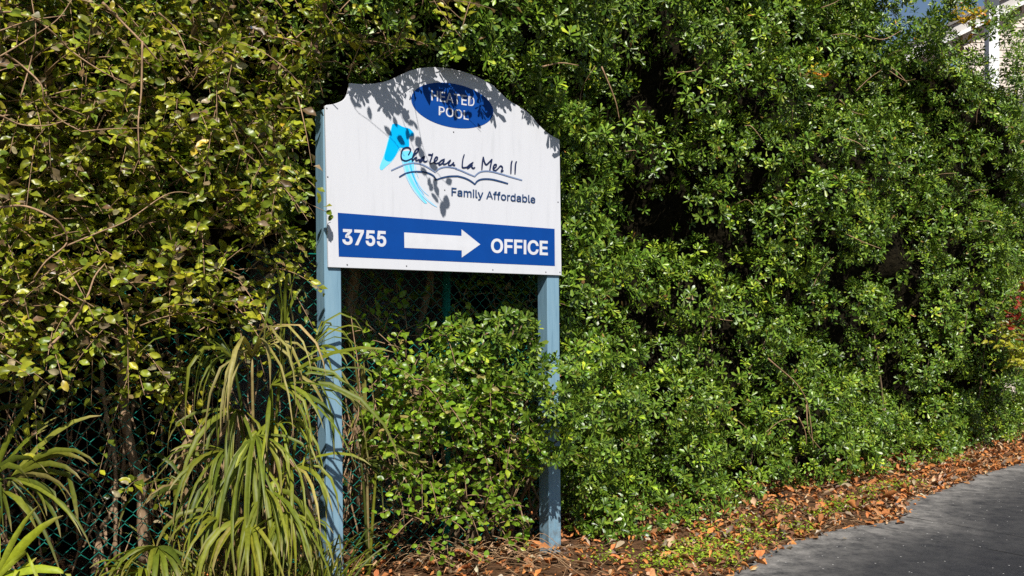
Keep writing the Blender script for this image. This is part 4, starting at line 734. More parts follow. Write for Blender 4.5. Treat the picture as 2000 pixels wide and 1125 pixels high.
# dark growth behind the broad-leaved shrub
for t in np.arange(-4.0, -1.3, 0.36):
    for z in np.arange(2.0, 4.6, 0.36):
        if rng.random() < 0.15: continue
        r = rng.uniform(0.2, 0.32)
        lumps.append((H(t + rng.uniform(-0.15, 0.15), 0.25 + rng.uniform(0, 0.3), z + rng.uniform(-0.15, 0.15)), r))
# beside and behind the board's right shoulder
for (x, y, n, r) in [(1010,170,0.12,0.17),(1060,215,0.08,0.15),(1125,260,0.12,0.2),(1130,350,0.14,0.18),(1135,450,0.16,0.17),(1140,560,0.18,0.18),(980,120,-0.05,0.18),(900,90,0.0,0.2),(1000,125,-.12,.13),(1055,180,-.1,.13),(1105,235,-.1,.12)] + [(x_, y_, 0.24, 0.17) for x_ in range(640, 1000, 48) for y_ in (30, 85, 140, 190)]:
    lumps.append((SP(x, y, n), r))

def below_top(pos):
    t, n, z = to_h(pos)
    return z < np.array([hedge_top(a) for a in t]) + 0.05*np.sin(t*17.0)
hedge = thing('evergreen_hedge', H(3.0, 0.6, 0), 'tall dense glossy evergreen hedge running right from the sign along the driveway', 'hedge')
grow_evergreen(hedge, lumps, 135, 21, 300, K=11, size=(0.043, 0.074), up=0.5, cut=below_top)

# opaque near-black sheets added behind the foliage to stop light leaks; hedge stems
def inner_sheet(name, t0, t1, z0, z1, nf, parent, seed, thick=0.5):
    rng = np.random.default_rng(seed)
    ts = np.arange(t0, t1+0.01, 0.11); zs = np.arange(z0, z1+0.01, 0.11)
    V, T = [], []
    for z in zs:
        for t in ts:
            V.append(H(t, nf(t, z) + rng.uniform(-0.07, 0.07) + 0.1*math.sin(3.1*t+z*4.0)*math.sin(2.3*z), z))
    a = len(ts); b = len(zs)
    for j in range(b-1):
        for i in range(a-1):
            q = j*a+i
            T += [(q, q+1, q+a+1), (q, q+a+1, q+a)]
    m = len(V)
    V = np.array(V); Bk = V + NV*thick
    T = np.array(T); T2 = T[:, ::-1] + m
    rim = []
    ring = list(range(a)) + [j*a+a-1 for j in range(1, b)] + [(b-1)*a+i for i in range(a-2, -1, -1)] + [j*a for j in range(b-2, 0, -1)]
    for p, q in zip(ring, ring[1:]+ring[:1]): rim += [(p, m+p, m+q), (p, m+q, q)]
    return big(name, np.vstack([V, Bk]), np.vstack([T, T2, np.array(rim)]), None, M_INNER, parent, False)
inner_sheet('dark_backing_sheet', 0.02, 8.4, 0.0, 3.68, lambda t, z: n_front(t, min(z, 3.6)) + 0.56 + max(0, z-3.3)*0.5, hedge, 3)
inner_sheet('dark_backing_sheet', 0.02, 4.3, 3.4, 5.0, lambda t, z: n_front(t, 3.6) + 0.62, hedge, 5)
inner_sheet('dark_backing_sheet', -1.5, 0.0, 1.75, 4.9, lambda t, z: 0.62 - 0.35*(z > 2.8), hedge, 4)
inner_sheet('dark_backing_sheet', -6.5, -1.52, 0.0, 4.6, lambda t, z: 0.70 + max(0.0, 1.5-z)*0.65, hedge, 6)

rng = np.random.default_rng(31)
lst = []
for i in range(10):
    t = rng.uniform(0.1, 7.0); z0 = 0.0
    p0 = H(t, n_front(t, 0.2) + rng.uniform(0.4, 0.55), 0); p1 = H(t + rng.normal(0, 0.25), n_front(t, 1.0) + rng.uniform(0.42, 0.52), rng.uniform(0.6, 1.4))
    mid = (p0+p1)/2 + rng.normal(0, 0.05, 3)
    lst.append((catmull([p0, mid, p1], 4), np.linspace(0.014, 0.006, 9)))
V, T = tubes(lst, 5); tag(big('stems', V, T, None, M_TWIG, hedge), kind='stuff')
# thin growth deep in the hedge, in the gaps between the clumps
m = 1300
tt_ = rng.uniform(0.05, 8.2, m); zz_ = rng.uniform(0.1, 4.6, m)
dp = np.array([H(a, n_front(a, min(b, 3.6)) + rng.uniform(0.36, 0.5), b) for a, b in zip(tt_, zz_)])
lv = sprig_leaves(dp, norm(rng.normal(0, 0.5, (m, 3)) - NV + UP*0.4), rng.uniform(0.05, 0.07, m), rng, 9)
V, T, c = leaf_batch(*lv, T_PITT); tag(big('inner_leaves', V, T, c, M_PITT, hedge), kind='stuff')
# bare twigs showing in the hedge face
for (x0, y0, x1, y1, dx, dy, n) in [(1175,130,1210,235,8,10,-0.12),(1500,700,1590,880,25,-20,0.0),(1575,790,1605,880,-10,10,0.05),(1560,815,1575,870,5,0,0.05),(1060,130,1130,128,0,-6,-0.2),(1640,195,1690,225,0,8,0.1),(1690,70,1760,60,0,12,0.1)]:
    a, b = SP(x0, y0, n), SP(x1, y1, n+0.02); m = SP((x0+x1)/2+dx, (y0+y1)/2+dy, n)
    v, t = tube(catmull([a, m, b], 5), np.linspace(0.005, 0.0025, 11), 5); big('bare_twig', v, t, None, M_STEM, hedge)
for i in range(34):
    t_ = rng.uniform(0.2, 6.0); z_ = rng.uniform(0.4, 3.6); a = H(t_, n_front(t_, z_) + 0.08, z_)
    d = norm(-NV*0.6 + RV*rng.normal(0, 0.6) + UP*rng.normal(0.2, 0.6)); l = rng.uniform(0.14, 0.3)
    v, t = tube(catmull([a, a + d*l*0.5 + rng.normal(0, 0.02, 3), a + d*l - UP*0.02], 4), np.linspace(0.0035, 0.0015, 9), 4); big('bare_twig', v, t, None, M_STEM, hedge)

# ------------------------------------------------------------------ low evergreen shrub between and round the posts
shr = [(945,665,0.06,0.15),(1005,635,0.04,0.12),(1040,660,0.08,0.12),(885,680,0.10,0.12),(975,630,0.02,0.09),(1030,612,0.03,0.08),(910,640,0.05,0.09),(860,720,0.16,0.13),(1000,720,0.14,0.17),(1095,745,-0.20,0.16),(1072,810,-0.22,0.15),(1120,840,-0.14,0.18),(1055,740,-0.12,0.13),(1090,860,-0.17,0.12),(1085,885,-0.2,0.09),(940,740,0.1,0.15),(930,820,0.12,0.16),(870,800,0.14,0.15),(1040,900,-0.02,0.1),(1180,780,0.08,0.2),(1190,880,0.12,0.2),(1000,800,0.08,0.17),(1150,700,0.1,0.17),
       (1140,940,0.14,0.16),(1190,990,0.16,0.17),(1130,1010,0.22,0.10),(1165,1030,0.12,0.10)]
shrub_l = [(SP(x, y, n), r) for x, y, n, r in shr]
shrub = thing('low_evergreen_shrub', H(-0.3, 0.2, 0), 'bright green glossy shrub under the sign board spilling round the right post', 'shrub')
def cut_right_post(pos):
    x, y = px(pos); t, n, z = to_h(pos)
    return ~((x > 1052) & (x < 1104) & (n < 0.16) & (((y > 535) & (y < 690)) | (y > 905)))
grow_evergreen(shrub, shrub_l, 220, 23, 150, K=11, size=(0.045, 0.066), cut=cut_right_post)
lst = []
rng = np.random.default_rng(8)
for (x, y, n, r) in shr:
    b = H(rng.uniform(-0.7, 0.3), 0.28 + rng.uniform(0, 0.1), 0); e = SP(x, y, n + 0.05)
    lst.append((catmull([b, (b+e)/2 + NV*0.1 + rng.normal(0, 0.03, 3), e], 4), np.linspace(0.011, 0.005, 9)))
V, T = tubes(lst, 5); tag(big('stems', V, T, None, M_TWIG, shrub), kind='stuff')

# ------------------------------------------------------------------ broad-leaved twiggy growth
THORN_COLS = [(5, (0.22, 0.25, 0.018)), (4, (0.13, 0.175, 0.016)), (3.5, (0.34, 0.345, 0.025)), (1.4, (0.15, 0.10, 0.045)), (0.8, (0.27, 0.22, 0.12)), (0.35, (0.42, 0.33, 0.03))]
GREEN_COLS = [(5, (0.115, 0.20, 0.014)), (4, (0.17, 0.265, 0.018)), (2, (0.24, 0.33, 0.025)), (0.4, (0.3, 0.24, 0.08))]
RED_COLS = [(3, (0.27, 0.03, 0.02)), (2, (0.22, 0.09, 0.03)), (2, (0.14, 0.15, 0.02))]
YEL_COLS = [(4, (0.55, 0.36, 0.02)), (2, (0.42, 0.36, 0.04)), (1, (0.5, 0.22, 0.03))]
def make_vars(table, mat, seed, n=12, wr=(0.48, 0.64)):
    r = np.random.default_rng(seed); out = []
    for i in range(n):
        c = pick_cols(r, 1, table)
        v, t, cc = leaf_batch(np.zeros((1, 3)), np.array([[1., 0, 0]]), np.array([[0, 0, 1.]]), np.ones(1), r.uniform(*wr, 1), r.uniform(-0.12, 0.42, 1), r.uniform(0.05, 0.45, 1), c, T_OVAL)
        me = tri_mesh('leaf', v, t, cc); me.materials.append(mat); out.append(me)
    return out

def twigs_from_lumps(lumps, per, rng, length=(0.14, 0.36), droop=0.25, out=0.9):
    P0, D, Ls = [], [], []
    for c, r in lumps:
        m = max(3, int(per*r*r*12))
        d = rand_unit(rng, m); f = d @ (-NV); d = d[(f > -0.25) | (rng.random(m) < 0.2)]
        P0.append(c + d*r*rng.uniform(0.35, 0.9, (len(d), 1)))
        D.append(norm(d*out - NV*0.2 + UP*rng.normal(0.05, 0.35, (len(d), 1)) + rng.normal(0, 0.45, d.shape)))
        Ls.append(rng.uniform(*length, len(d)))
    return np.vstack(P0), np.vstack(D), np.concatenate(Ls)

def twig_leaves(P0, D, Ls, rng, spacing=0.024, leaf=(0.035, 0.062), droop=0.25):
    """alternate leaves along short twigs; returns leaves and twig lines"""
    pos, A, Nn, L, lines = [], [], [], [], []
    for p, d, l in zip(P0, D, Ls):
        m = max(3, int(l/spacing)); s = np.linspace(0.12, 1.0, m)
        line = p + d*(s[:, None]*l) - UP*(droop*l*(s**2))[:, None]
        side = norm(np.cross(d, UP) + rng.normal(0, 0.2, 3)); 
        sg = np.where(np.arange(m) % 2, 1.0, -1.0)[:, None]
        a = norm(d*0.55 + side*sg*0.8 + rng.normal(0, 0.28, (m, 3)))
        nn = norm(UP*0.55 - NV*0.6 + rng.normal(0, 0.45, (m, 3)))
        pos.append(line + a*0.006); A.append(a); Nn.append(nn); L.append(rng.uniform(*leaf, m)*np.linspace(1.05, 0.7, m))
        lines.append((np.vstack([p - d*0.04, line]), np.linspace(0.0028, 0.0012, m+1)))
    return np.vstack(pos), np.vstack(A), np.vstack(Nn), np.concatenate(L), lines

def grow_broad(parent, P0, D, Ls, seed, table, variants, mat, nparts, spacing=0.024, leaf=(0.035, 0.062), cut=None, droop=0.25, stem_mat=None, wr=(0.48, 0.64), clear=True):
    rng = np.random.default_rng(seed)
    if clear:
        tip = P0 + D*Ls[:, None]
        ok = clear_of_sign(P0) & clear_of_sign(tip) & clear_of_sign((P0+tip)/2)
        if cut is not None: ok &= cut(P0) & cut(tip) & cut((P0+tip)/2)
        P0, D, Ls = P0[ok], D[ok], Ls[ok]
    pos, A, Nn, L, lines = twig_leaves(P0, D, Ls, rng, spacing, leaf, droop)
    if clear:
        ok = clear_of_sign(pos + A*L[:, None]) & (pos[:, 2] > 0.02)
        pos, A, Nn, L = pos[ok], A[ok], Nn[ok], L[ok]
    score = L/pos[:, 1]*np.abs(norm(Nn) @ norm(np.array([0, -1, 0.3]))); score[~in_view(pos)] = -1
    order = np.argsort(-score)[:nparts]; order = order[score[order] > 0]
    pick = np.zeros(len(pos), bool); pick[order] = True
    for i in order:
        a = norm(A[i]); b = norm(np.cross(Nn[i], a)); c = np.cross(a, b)
        M = np.eye(4); M[:3, 0] = a*L[i]; M[:3, 1] = b*L[i]; M[:3, 2] = c*L[i]; M[:3, 3] = pos[i]
        inst('leaf', variants[int(rng.integers(len(variants)))], M, parent)
    q = ~pick; n = int(q.sum())
    if n:
        V, T, c = leaf_batch(pos[q], A[q], Nn[q], L[q], L[q]*rng.uniform(*wr, n), rng.uniform(-0.12, 0.42, n), rng.uniform(0.05, 0.45, n), pick_cols(rng, n, table), T_OVAL)
        tag(big('foliage', V, T, c, mat, parent), kind='stuff')
    V, T = tubes(lines, 3)
    tag(big('twigs', V, T, None, stem_mat or M_STEM, parent), kind='stuff')

VAR_THORN = make_vars(THORN_COLS, M_THORN, 5, 16)
VAR_GREEN = make_vars(GREEN_COLS, M_THORN, 6, 12)
VAR_RED = make_vars(RED_COLS, M_THORN, 7, 6)
VAR_YEL = make_vars(YEL_COLS, M_THORN, 8, 6)

rng = np.random.default_rng(41)
tl_ = []
for x in np.arange(-120, 620, 62):
    for y in np.arange(-160, 740, 62):
        xx, yy = x + rng.uniform(-28, 28), y + rng.uniform(-28, 28)
        # the lower fringe is ragged and rises towards the sign
        low = 705 - max(0, xx-300)*0.62 + 50*math.sin(xx*0.021)
        if yy > low or (yy > 520 and rng.random() < 0.25): continue
        if xx > 540 and yy > 170: xx = 540 - rng.uniform(0, 40)
        n = rng.uniform(-0.12, 0.34)
        tl_.append((SP(xx, yy, n), rng.uniform(0.11, 0.2)))
for (x, y) in [(600,60),(660,30),(720,70),(640,90),(740,40),(790,75),(850,50),(560,110),(590,160),(820,20),(890,70),(700,10),(760,95),(720,110),(690,120)]:
    tl_.append((SP(x, y, rng.uniform(-0.34, -0.2)), rng.uniform(0.09, 0.14)))
for (x, y, n) in [(645,165,-.06),(670,140,-.06),(700,125,-.07),(735,130,-.07),(770,120,-.08),(805,105,-.09),(640,190,-.05),(850,100,-.1),(690,95,-.1),(750,85,-.12),(625,150,.02),(650,110,.0),(630,100,-.02),(655,70,-.04),(622,190,.03),(640,40,-.03)]:
    tl_.append((SP(x, y, n), 0.09))
for (x, y, n) in [(60,715,.2),(150,700,.22),(250,725,.2),(330,700,.2),(305,800,.25),(345,880,.22),(290,930,.25),(110,640,.1),(380,640,.15),(440,620,.15),(500,600,.15),(560,590,.15)]:
    tl_.append((SP(x, y, n), 0.085))
thorn = thing('broad_leaved_shrub', H(-2.4, 0.2, 0), 'yellow-green broad-leaved shrub with long arching brown stems left of the sign', 'shrub')
P0, D, Ls = twigs_from_lumps(tl_, 38, rng)
grow_broad(thorn, P0, D, Ls, 42, THORN_COLS, VAR_THORN, M_THORN, 300, leaf=(0.036, 0.070))

# long whips seen one by one
whips = [([(278,80),(276,180),(270,240),(273,330)], -0.28, 0.0045), ([(200,5),(240,45),(275,80),(310,120)], -0.25, 0.006), ([(0,24),(40,25),(80,45),(115,75),(140,100),(200,140),(262,170)], -0.3, 0.0045),
         ([(10,105),(45,130),(80,165),(88,200),(120,235),(160,257)], -0.3, 0.004), ([(0,225),(40,243),(90,245),(130,235)], -0.3, 0.0035), ([(160,257),(210,252),(280,250)], -0.28, 0.003),
         ([(0,405),(45,402),(90,418),(120,440),(130,475),(90,510),(65,545)], -0.25, 0.005), ([(130,480),(190,455),(250,430),(330,378),(390,380)], -0.22, 0.0035), ([(95,680),(140,630),(170,580),(185,540),(205,515)], -0.22, 0.0055),
         ([(40,190),(60,120),(70,60),(62,0)], -0.3, 0.003), ([(0,110),(50,80),(110,40),(140,0)], -0.32, 0.003), ([(0,60),(60,40),(130,30)], -0.3, 0.003), ([(310,25),(345,60),(370,115)], -0.25, 0.004), 
         ([(560,380),(590,392),(625,408),(646,418)], -0.03, 0.0022)]
for pts, n, r in whips:
    c = catmull([SP(x, y, n + 0.03*math.sin(i*2.1)) for i, (x, y) in enumerate(pts)], 6)
    v, t = tube(c, np.linspace(r, r*0.45, len(c)), 6); big('stem', v, t, None, M_STEM, thorn)

for (x, y, L) in [(640,410,.05),(650,420,.045),(632,404,.05),(622,398,.055)]:      # leaves on the whip that reaches the board's edge
    a = norm(RV*rng.normal(0, .5) + UP*rng.normal(0.2, .6) - NV*0.3); nn = norm(-SUN + rng.normal(0, 0.4, 3)); b = norm(np.cross(nn, a)); c = np.cross(a, b)
    M = np.eye(4); M[:3, 0] = a*L; M[:3, 1] = b*L; M[:3, 2] = c*L; M[:3, 3] = SP(x, y, -0.06); inst('leaf', VAR_THORN[int(rng.integers(16))], M, thorn)

# vine whose shadow falls across the board
def shade_at(x, y, n):
    p = SP(x, y); k = n/ (SUN @ NV)
    return p + SUN*k
vine = thing('hanging_vine', shade_at(760, 200, -0.52), 'thin vine of small round leaves hanging out over the sign top', 'vine')
rngv = np.random.default_rng(9)
for path in ([(680,120),(690,205),(722,236),(748,258),(770,278),(790,306)], [(760,120),(775,200),(800,270),(822,325),(845,365),(868,402)], [(790,120),(806,190),(830,300),(860,345),(876,362)]):
    c = catmull([shade_at(x, y, -0.5 - 0.015*i) for i, (x, y) in enumerate(path)], 6)
    v, t = tube(c, 0.0016, 4); big('stem', v, t, None, M_STEM, vine)
for (x, y, L) in [(690,199,.04),(700,205,.035),(722,221,.045),(758,256,.045),(730,165,.06),(750,180,.05),(765,200,.05),(776,218,.04),(792,232,.045),(803,240,.045),(812,246,.03),(772,238,.04),(783,275,.045),(817,277,.05),(823,300,.05),(847,326,.05),(828,335,.04),(838,355,.035),(850,356,.04),(842,366,.035),(852,371,.05),(850,386,.045),(872,395,.055),(865,409,.06),(877,355,.045),(795,262,.045),(805,268,.04)]:
    p = shade_at(x, y, -0.53); a = norm(np.cross(SUN, rngv.normal(0, 1, 3))); nn = norm(-SUN + rngv.normal(0, 0.25, 3))
    b = norm(np.cross(nn, a)); c = np.cross(a, b); M = np.eye(4); M[:3, 0] = a*L; M[:3, 1] = b*L*1.15; M[:3, 2] = c*L; M[:3, 3] = p - a*L*0.5
    inst('leaf', VAR_THORN[int(rngv.integers(16))], M, vine)

# green round-leaved shrub between the posts, and a low one at their feet
rng = np.random.default_rng(51)
def cut_between(pos):
    x, y = px(pos); t, n, z = to_h(pos)
    return ~((x > 600) & (x < 690) & (n < 0.2)) & ~((x > 1050) & (x < 1106) & (n < 0.2) & (y > 905)) & (x < 1180)
mid = thing('round_leaved_shrub', H(-0.75, 0.2, 0), 'leggy shrub with round bright green leaves between the two sign posts', 'shrub')
ml = [(SP(x, y, n), r) for x, y, n, r in [(760,700,.12,.1),(800,740,.08,.12),(850,770,.08,.13),(910,800,.06,.13),(830,830,.05,.12),(900,700,.1,.1),(950,760,.03,.12),(1000,850,.0,.12),(860,880,.06,.1),(950,880,.05,.1),(1040,870,-.04,.1),(740,640,.25,.1),(790,640,.3,.08),(720,760,.12,.1),(780,800,.1,.12),(760,880,.08,.1),(820,920,.06,.1),(900,930,.05,.1),(980,920,.04,.1),(930,660,.06,.09),(860,650,.12,.09),(720,610,.4,.09),(770,585,.45,.09),(900,590,.38,.09),(965,575,.4,.09),(1030,585,.36,.08)]]
P0, D, Ls = twigs_from_lumps(ml, 125, rng, (0.1, 0.24))
grow_broad(mid, P0, D, Ls, 52, GREEN_COLS, VAR_GREEN, M_THORN, 160, 0.022, (0.036, 0.062), cut_between, wr=(0.6, 0.8))
low = thing('seedling_shrub', H(-0.75, 0.0, 0), 'small shrub with round dark green leaves at the foot of the sign between its posts', 'shrub')
ml = [(SP(x, y, n), r) for x, y, n, r in [(790,960,.04,.09),(880,945,.03,.09),(1010,1010,-.04,.08),(960,1060,-.06,.08),(800,1000,.0,.09),(850,1010,-.03,.1),(900,985,.0,.09),(950,1000,-.02,.11),(1000,980,-.02,.1),(1030,1040,-.06,.07),(880,1060,-.05,.08),(830,1060,.0,.07)]]
P0, D, Ls = twigs_from_lumps(ml, 90, rng, (0.08, 0.18))
grow_broad(low, P0, D, Ls, 53, GREEN_COLS, VAR_GREEN, M_THORN, 140, 0.024, (0.035, 0.055), cut_between, wr=(0.6, 0.8))

def small_twigs(name, label, cat, pts, n_twigs, spread, length, leaf, table, variants, seed, nparts):
    rng = np.random.default_rng(seed); c = np.array(pts)
    root = thing(name, c.mean(0), label, cat)
    idx = rng.integers(len(c), size=n_twigs)
    P0 = c[idx] + rng.normal(0, spread, (n_twigs, 3)); D = norm(rng.normal(0, 0.6, (n_twigs, 3)) + UP*0.5 - NV*0.3)
    grow_broad(root, P0, D, rng.uniform(*length, n_twigs), seed, table, variants, M_THORN, nparts, 0.02, leaf, None, 0.2, clear=False)
    return root
small_twigs('autumn_vine', 'orange-yellow leaves on top of the hedge by the patch of sky', 'vine', [P(1862,32,8.75), P(1880,30,8.8), P(1892,36,8.8), P(1898,50,8.8)], 16, 0.03, (0.08, 0.16), (0.045, 0.075), YEL_COLS, VAR_YEL, 61, 60)
small_twigs('yellow_leaf_sprig', 'small sprig of yellow leaves poking from the upper hedge face', 'sprig', [SP(1560,125,-0.12), SP(1580,140,-0.12), SP(1598,152,-0.12)], 4, 0.02, (0.08, 0.12), (0.04, 0.06), YEL_COLS, VAR_YEL, 62, 20)
small_twigs('red_leaved_shrub', 'red-leaved shrub just past the end of the hedge at the right edge', 'shrub', [P(1992,575,8.9), P(2005,610,8.9), P(1990,645,8.8), P(2030,590,9.0), P(2030,660,9.0), P(2060,620,9.2)], 34, 0.08, (0.12, 0.25), (0.05, 0.08), RED_COLS, VAR_RED, 63, 120)
small_twigs('yellow_leaved_shrub', 'yellow-green leaved shrub below the red one at the right edge', 'shrub', [P(1950,660,8.8), P(1970,685,8.8), P(1985,705,8.8), P(2005,725,8.9)], 34, 0.05, (0.1, 0.2), (0.045, 0.07), [(3, (0.36, 0.36, 0.03)), (1, (0.2, 0.25, 0.03))], make_vars([(3, (0.36, 0.36, 0.03)), (1, (0.2, 0.25, 0.03))], M_THORN, 9, 6), 64, 100)

# ------------------------------------------------------------------ chain-link fence
fence = thing('chain_link_fence', H(-2.2, 0.32, 0), 'green vinyl chain-link fence in the shade behind the palmettos', 'fence')
pitch, fh = 0.037, 1.6
def wire_mesh(flip):
    k = int(fh/pitch); pts = []
    for i in range(k+1):
        s = (1 if (i % 2) ^ flip else -1)
        z = 0.03 + i*pitch
        pts.append(RV*(s*pitch*0.5) + UP*(z-0.004) + NV*(0.003*s))
        pts.append(RV*(s*pitch*0.5) + UP*(z+0.004) - NV*(0.003*s))
    v, t = tube(np.array(pts), 0.0018, 4)
    me = tri_mesh('wire', v, t, None); me.materials.append(M_WIRE); return me
wm = [wire_mesh(0), wire_mesh(1)]
for i, t in enumerate(np.arange(-4.2, 0.2, pitch*0.5*2)):
    M = np.eye(4); M[:3, 3] = H(t, 0.32, 0); inst('wire', wm[i % 2], M, fence)
    # neighbours hook into each other: the next strand starts half a pitch along
for t in (-3.3, float(to_h(SP(872, 580, 0.36))[0]), 0.15):
    v, tt = tube([H(t, 0.36, -0.2), H(t, 0.36, 1.66)], 0.024, 10); big('fence_post', v, tt, None, M_WIRE, fence)
v, tt = tube([H(-4.3, 0.335, 1.645), H(0.3, 0.335, 1.645)], 0.004, 6); big('tension_wire', v, tt, None, M_WIRE, fence)

# weathered board fence further back
M_BOARD = surf('weathered_grey_wood', [(0.25, (0.10, 0.095, 0.09)), (0.55, (0.23, 0.22, 0.21)), (0.8, (0.34, 0.33, 0.32))], 10, 0.9, 0.5, 0.004, (4, 4, 0.3))
back = thing('board_fence', H(-2.0, 1.75, 0), 'weathered grey board fence glimpsed through gaps behind the shrubs', 'fence')
rng = np.random.default_rng(13)
for i, t in enumerate(np.arange(-5.6, 1.2, 0.145)):
    h = 1.85 + rng.uniform(-0.02, 0.02)
    o = obj('board', box_pts(H(t, 1.75 + rng.uniform(-0.006, 0.006), h/2), RV*0.0722, NV*0.009, UP*h/2), BOXF, M_BOARD, back)
for z in (0.4, 1.5):
    obj('rail', box_pts(H(-2.2, 1.785, z), RV*3.4, NV*0.019, UP*0.045), BOXF, M_BOARD, back)

# dead stems standing behind the chain link
def dead(label, pts, r0, r1, n):
    rw = np.random.default_rng(int(pts[1][0])); c = catmull([SP(x + rw.normal(0, 4), y, n + rw.normal(0, 0.02)) for x, y in pts], 5); base = c[-1].copy(); base[2] = 0
    o = thing('dead_stem', base, label, 'dead stem')
    rr = np.linspace(r1, r0, len(c))*(1 + 0.12*np.sin(np.arange(len(c))*2.3))
    v, t = tube(c, rr, 8); big('stalk', v, t, None, M_TRUNK, o)
    rng = np.random.default_rng(int(pts[0][0]))
    for k in range(4):   # loose strips of dry bark
        i = int(rng.integers(1, len(c)-1)); a = c[i] - NV*rr[i]*0.9
        b = a + UP*rng.uniform(-0.16, -0.06) + RV*rng.normal(0, 0.02) - NV*rng.uniform(0.005, 0.03)
        w = RV*rng.uniform(0.004, 0.009)
        obj('bark_strip', [a-w, a+w, b+w*0.5, b-w*0.5, a-w+NV*.002, a+w+NV*.002, b+w*.5+NV*.002, b-w*.5+NV*.002], [(0,1,2,3),(7,6,5,4),(0,4,5,1),(1,5,6,2),(2,6,7,3),(3,7,4,0)], M_TRUNK, o)
dead('thick tan dead stem standing behind the chain-link fence at far left', [(228,640),(236,720),(244,800),(262,880),(272,950),(280,1100)], 0.026, 0.02, 0.42)
dead('thin dry stem left of the thick tan one behind the chain link', [(200,700),(208,770),(214,830),(222,900),(225,1100)], 0.010, 0.008, 0.40)
dead('crooked brown dead stem low behind the chain-link fence', [(262,780),(248,860),(238,930),(220,1000),(190,1040),(188,1120)], 0.012, 0.008, 0.40)
dead('tan dead trunk right beside the left sign post below the board', [(688,480),(690,540),(692,600),(700,700),(705,1000)], 0.035, 0.03, 0.55)
dead('tan dead trunk under the middle of the sign board', [(838,480),(832,540),(828,600),(815,680),(812,1000)], 0.022, 0.02, 0.5)
dead('slim leaning dead stem left of the fence by the palmetto', [(345,640),(352,740),(365,850),(372,1100)], 0.012, 0.009, 0.45)

# shade-casting growth behind: low dark brush below the hedge behind the chain link
rng = np.random.default_rng(15)
brush = thing('back_thicket', H(-2.2, 1.1, 0), 'dark tangle of twigs and leaves in the shade behind the chain-link fence', 'thicket')
bl = []
for t in np.arange(-5.0, 0.3, 0.34):
    for z in np.arange(0.1, 2.4, 0.34):
        if rng.random() < 0.35: continue
        bl.append((H(t + rng.uniform(-.15, .15), 0.85 + rng.uniform(-0.15, 0.25), z + rng.uniform(-.12, .12)), rng.uniform(0.15, 0.26)))
P0, D, Ls = twigs_from_lumps(bl, 14, rng, (0.15, 0.35))
grow_broad(brush, P0, D, Ls, 54, [(3, (0.06, 0.09, 0.014)), (2, (0.09, 0.08, 0.025)), (1.5, (0.19, 0.11, 0.05))], VAR_GREEN, M_THORN, 0, 0.026, (0.04, 0.07))
lst = []
for i in range(240):
    a = H(rng.uniform(-4.5, 0.2), rng.uniform(0.38, 0.9), rng.uniform(0, 0.6)); b = a + RV*rng.normal(0, 0.25) + UP*rng.uniform(0.3, 1.1) + NV*rng.normal(0, 0.15)
    lst.append((catmull([a, (a+b)/2 + rng.normal(0, 0.06, 3), b], 4), np.linspace(0.006, 0.002, 9)))
V, T = tubes(lst, 4); tag(big('dead_twigs', V, T, None, M_STEM, brush), kind='stuff')

# ------------------------------------------------------------------ palmettos
PALM_COLS = [(4, (0.115, 0.142, 0.012)), (3, (0.185, 0.20, 0.016)), (3.5, (0.062, 0.09, 0.011)), (0.6, (0.27, 0.25, 0.035)), (0.7, (0.31, 0.22, 0.09))]
DEAD_COLS = [(3, (0.26, 0.17, 0.085)), (2, (0.17, 0.105, 0.05)), (1, (0.33, 0.25, 0.14))]
LIME_COLS = [(4, (0.33, 0.38, 0.02)), (2, (0.26, 0.33, 0.02)), (1, (0.4, 0.42, 0.05))]
def blade(hub, d, L, w, droop, side, col, rng):
    st = np.array([0, .15, .35, .55, .75, .9, 1.0]); hw = np.array([.35, .8, 1.0, .95, .7, .4, .06])*w
    fold_at = int(rng.integers(2, 6)) if rng.random() < 0.35 else -1
    c = [np.asarray(hub, float)]; dd = np.array(d, float); sway = side*rng.normal(0, 0.18)
    for i in range(1, len(st)):
        c.append(c[-1] + dd*(st[i]-st[i-1])*L)
        dd = norm(dd + (-UP*droop*2.2 + sway)*(st[i]-st[i-1])*(0.35 + 1.5*st[i]))
        if i == fold_at: dd = norm(dd*0.45 - UP*0.8 + side*rng.normal(0, 0.25))      # a creased blade breaks and hangs
    c = np.array(c)
    tg = norm(np.gradient(c, axis=0)); sd = norm(side - tg*(tg @ side)[:, None])
    tw = rng.normal(0, 0.5); nn = np.cross(sd, tg)
    sd = norm(sd*math.cos(tw) + nn*math.sin(tw)); nn = np.cross(sd, tg)
    V = []
    for i in range(len(st)):
        V += [c[i] - sd[i]*hw[i], c[i] + nn[i]*hw[i]*0.45, c[i] + sd[i]*hw[i]]
    T = []
    for i in range(len(st)-1):
        a = 3*i; b = a+3
        T += [(a, a+1, b+1), (a, b+1, b), (a+1, a+2, b+2), (a+1, b+2, b+1)]
    tip = np.array([0.34, 0.24, 0.12])
    cols = []
    for i in range(len(st)):
        f = max(0, (st[i]-0.82)/0.18)*0.7; cols += [col*(1-f) + tip*f]*3
    return np.array(V), np.array(T), np.array(cols)

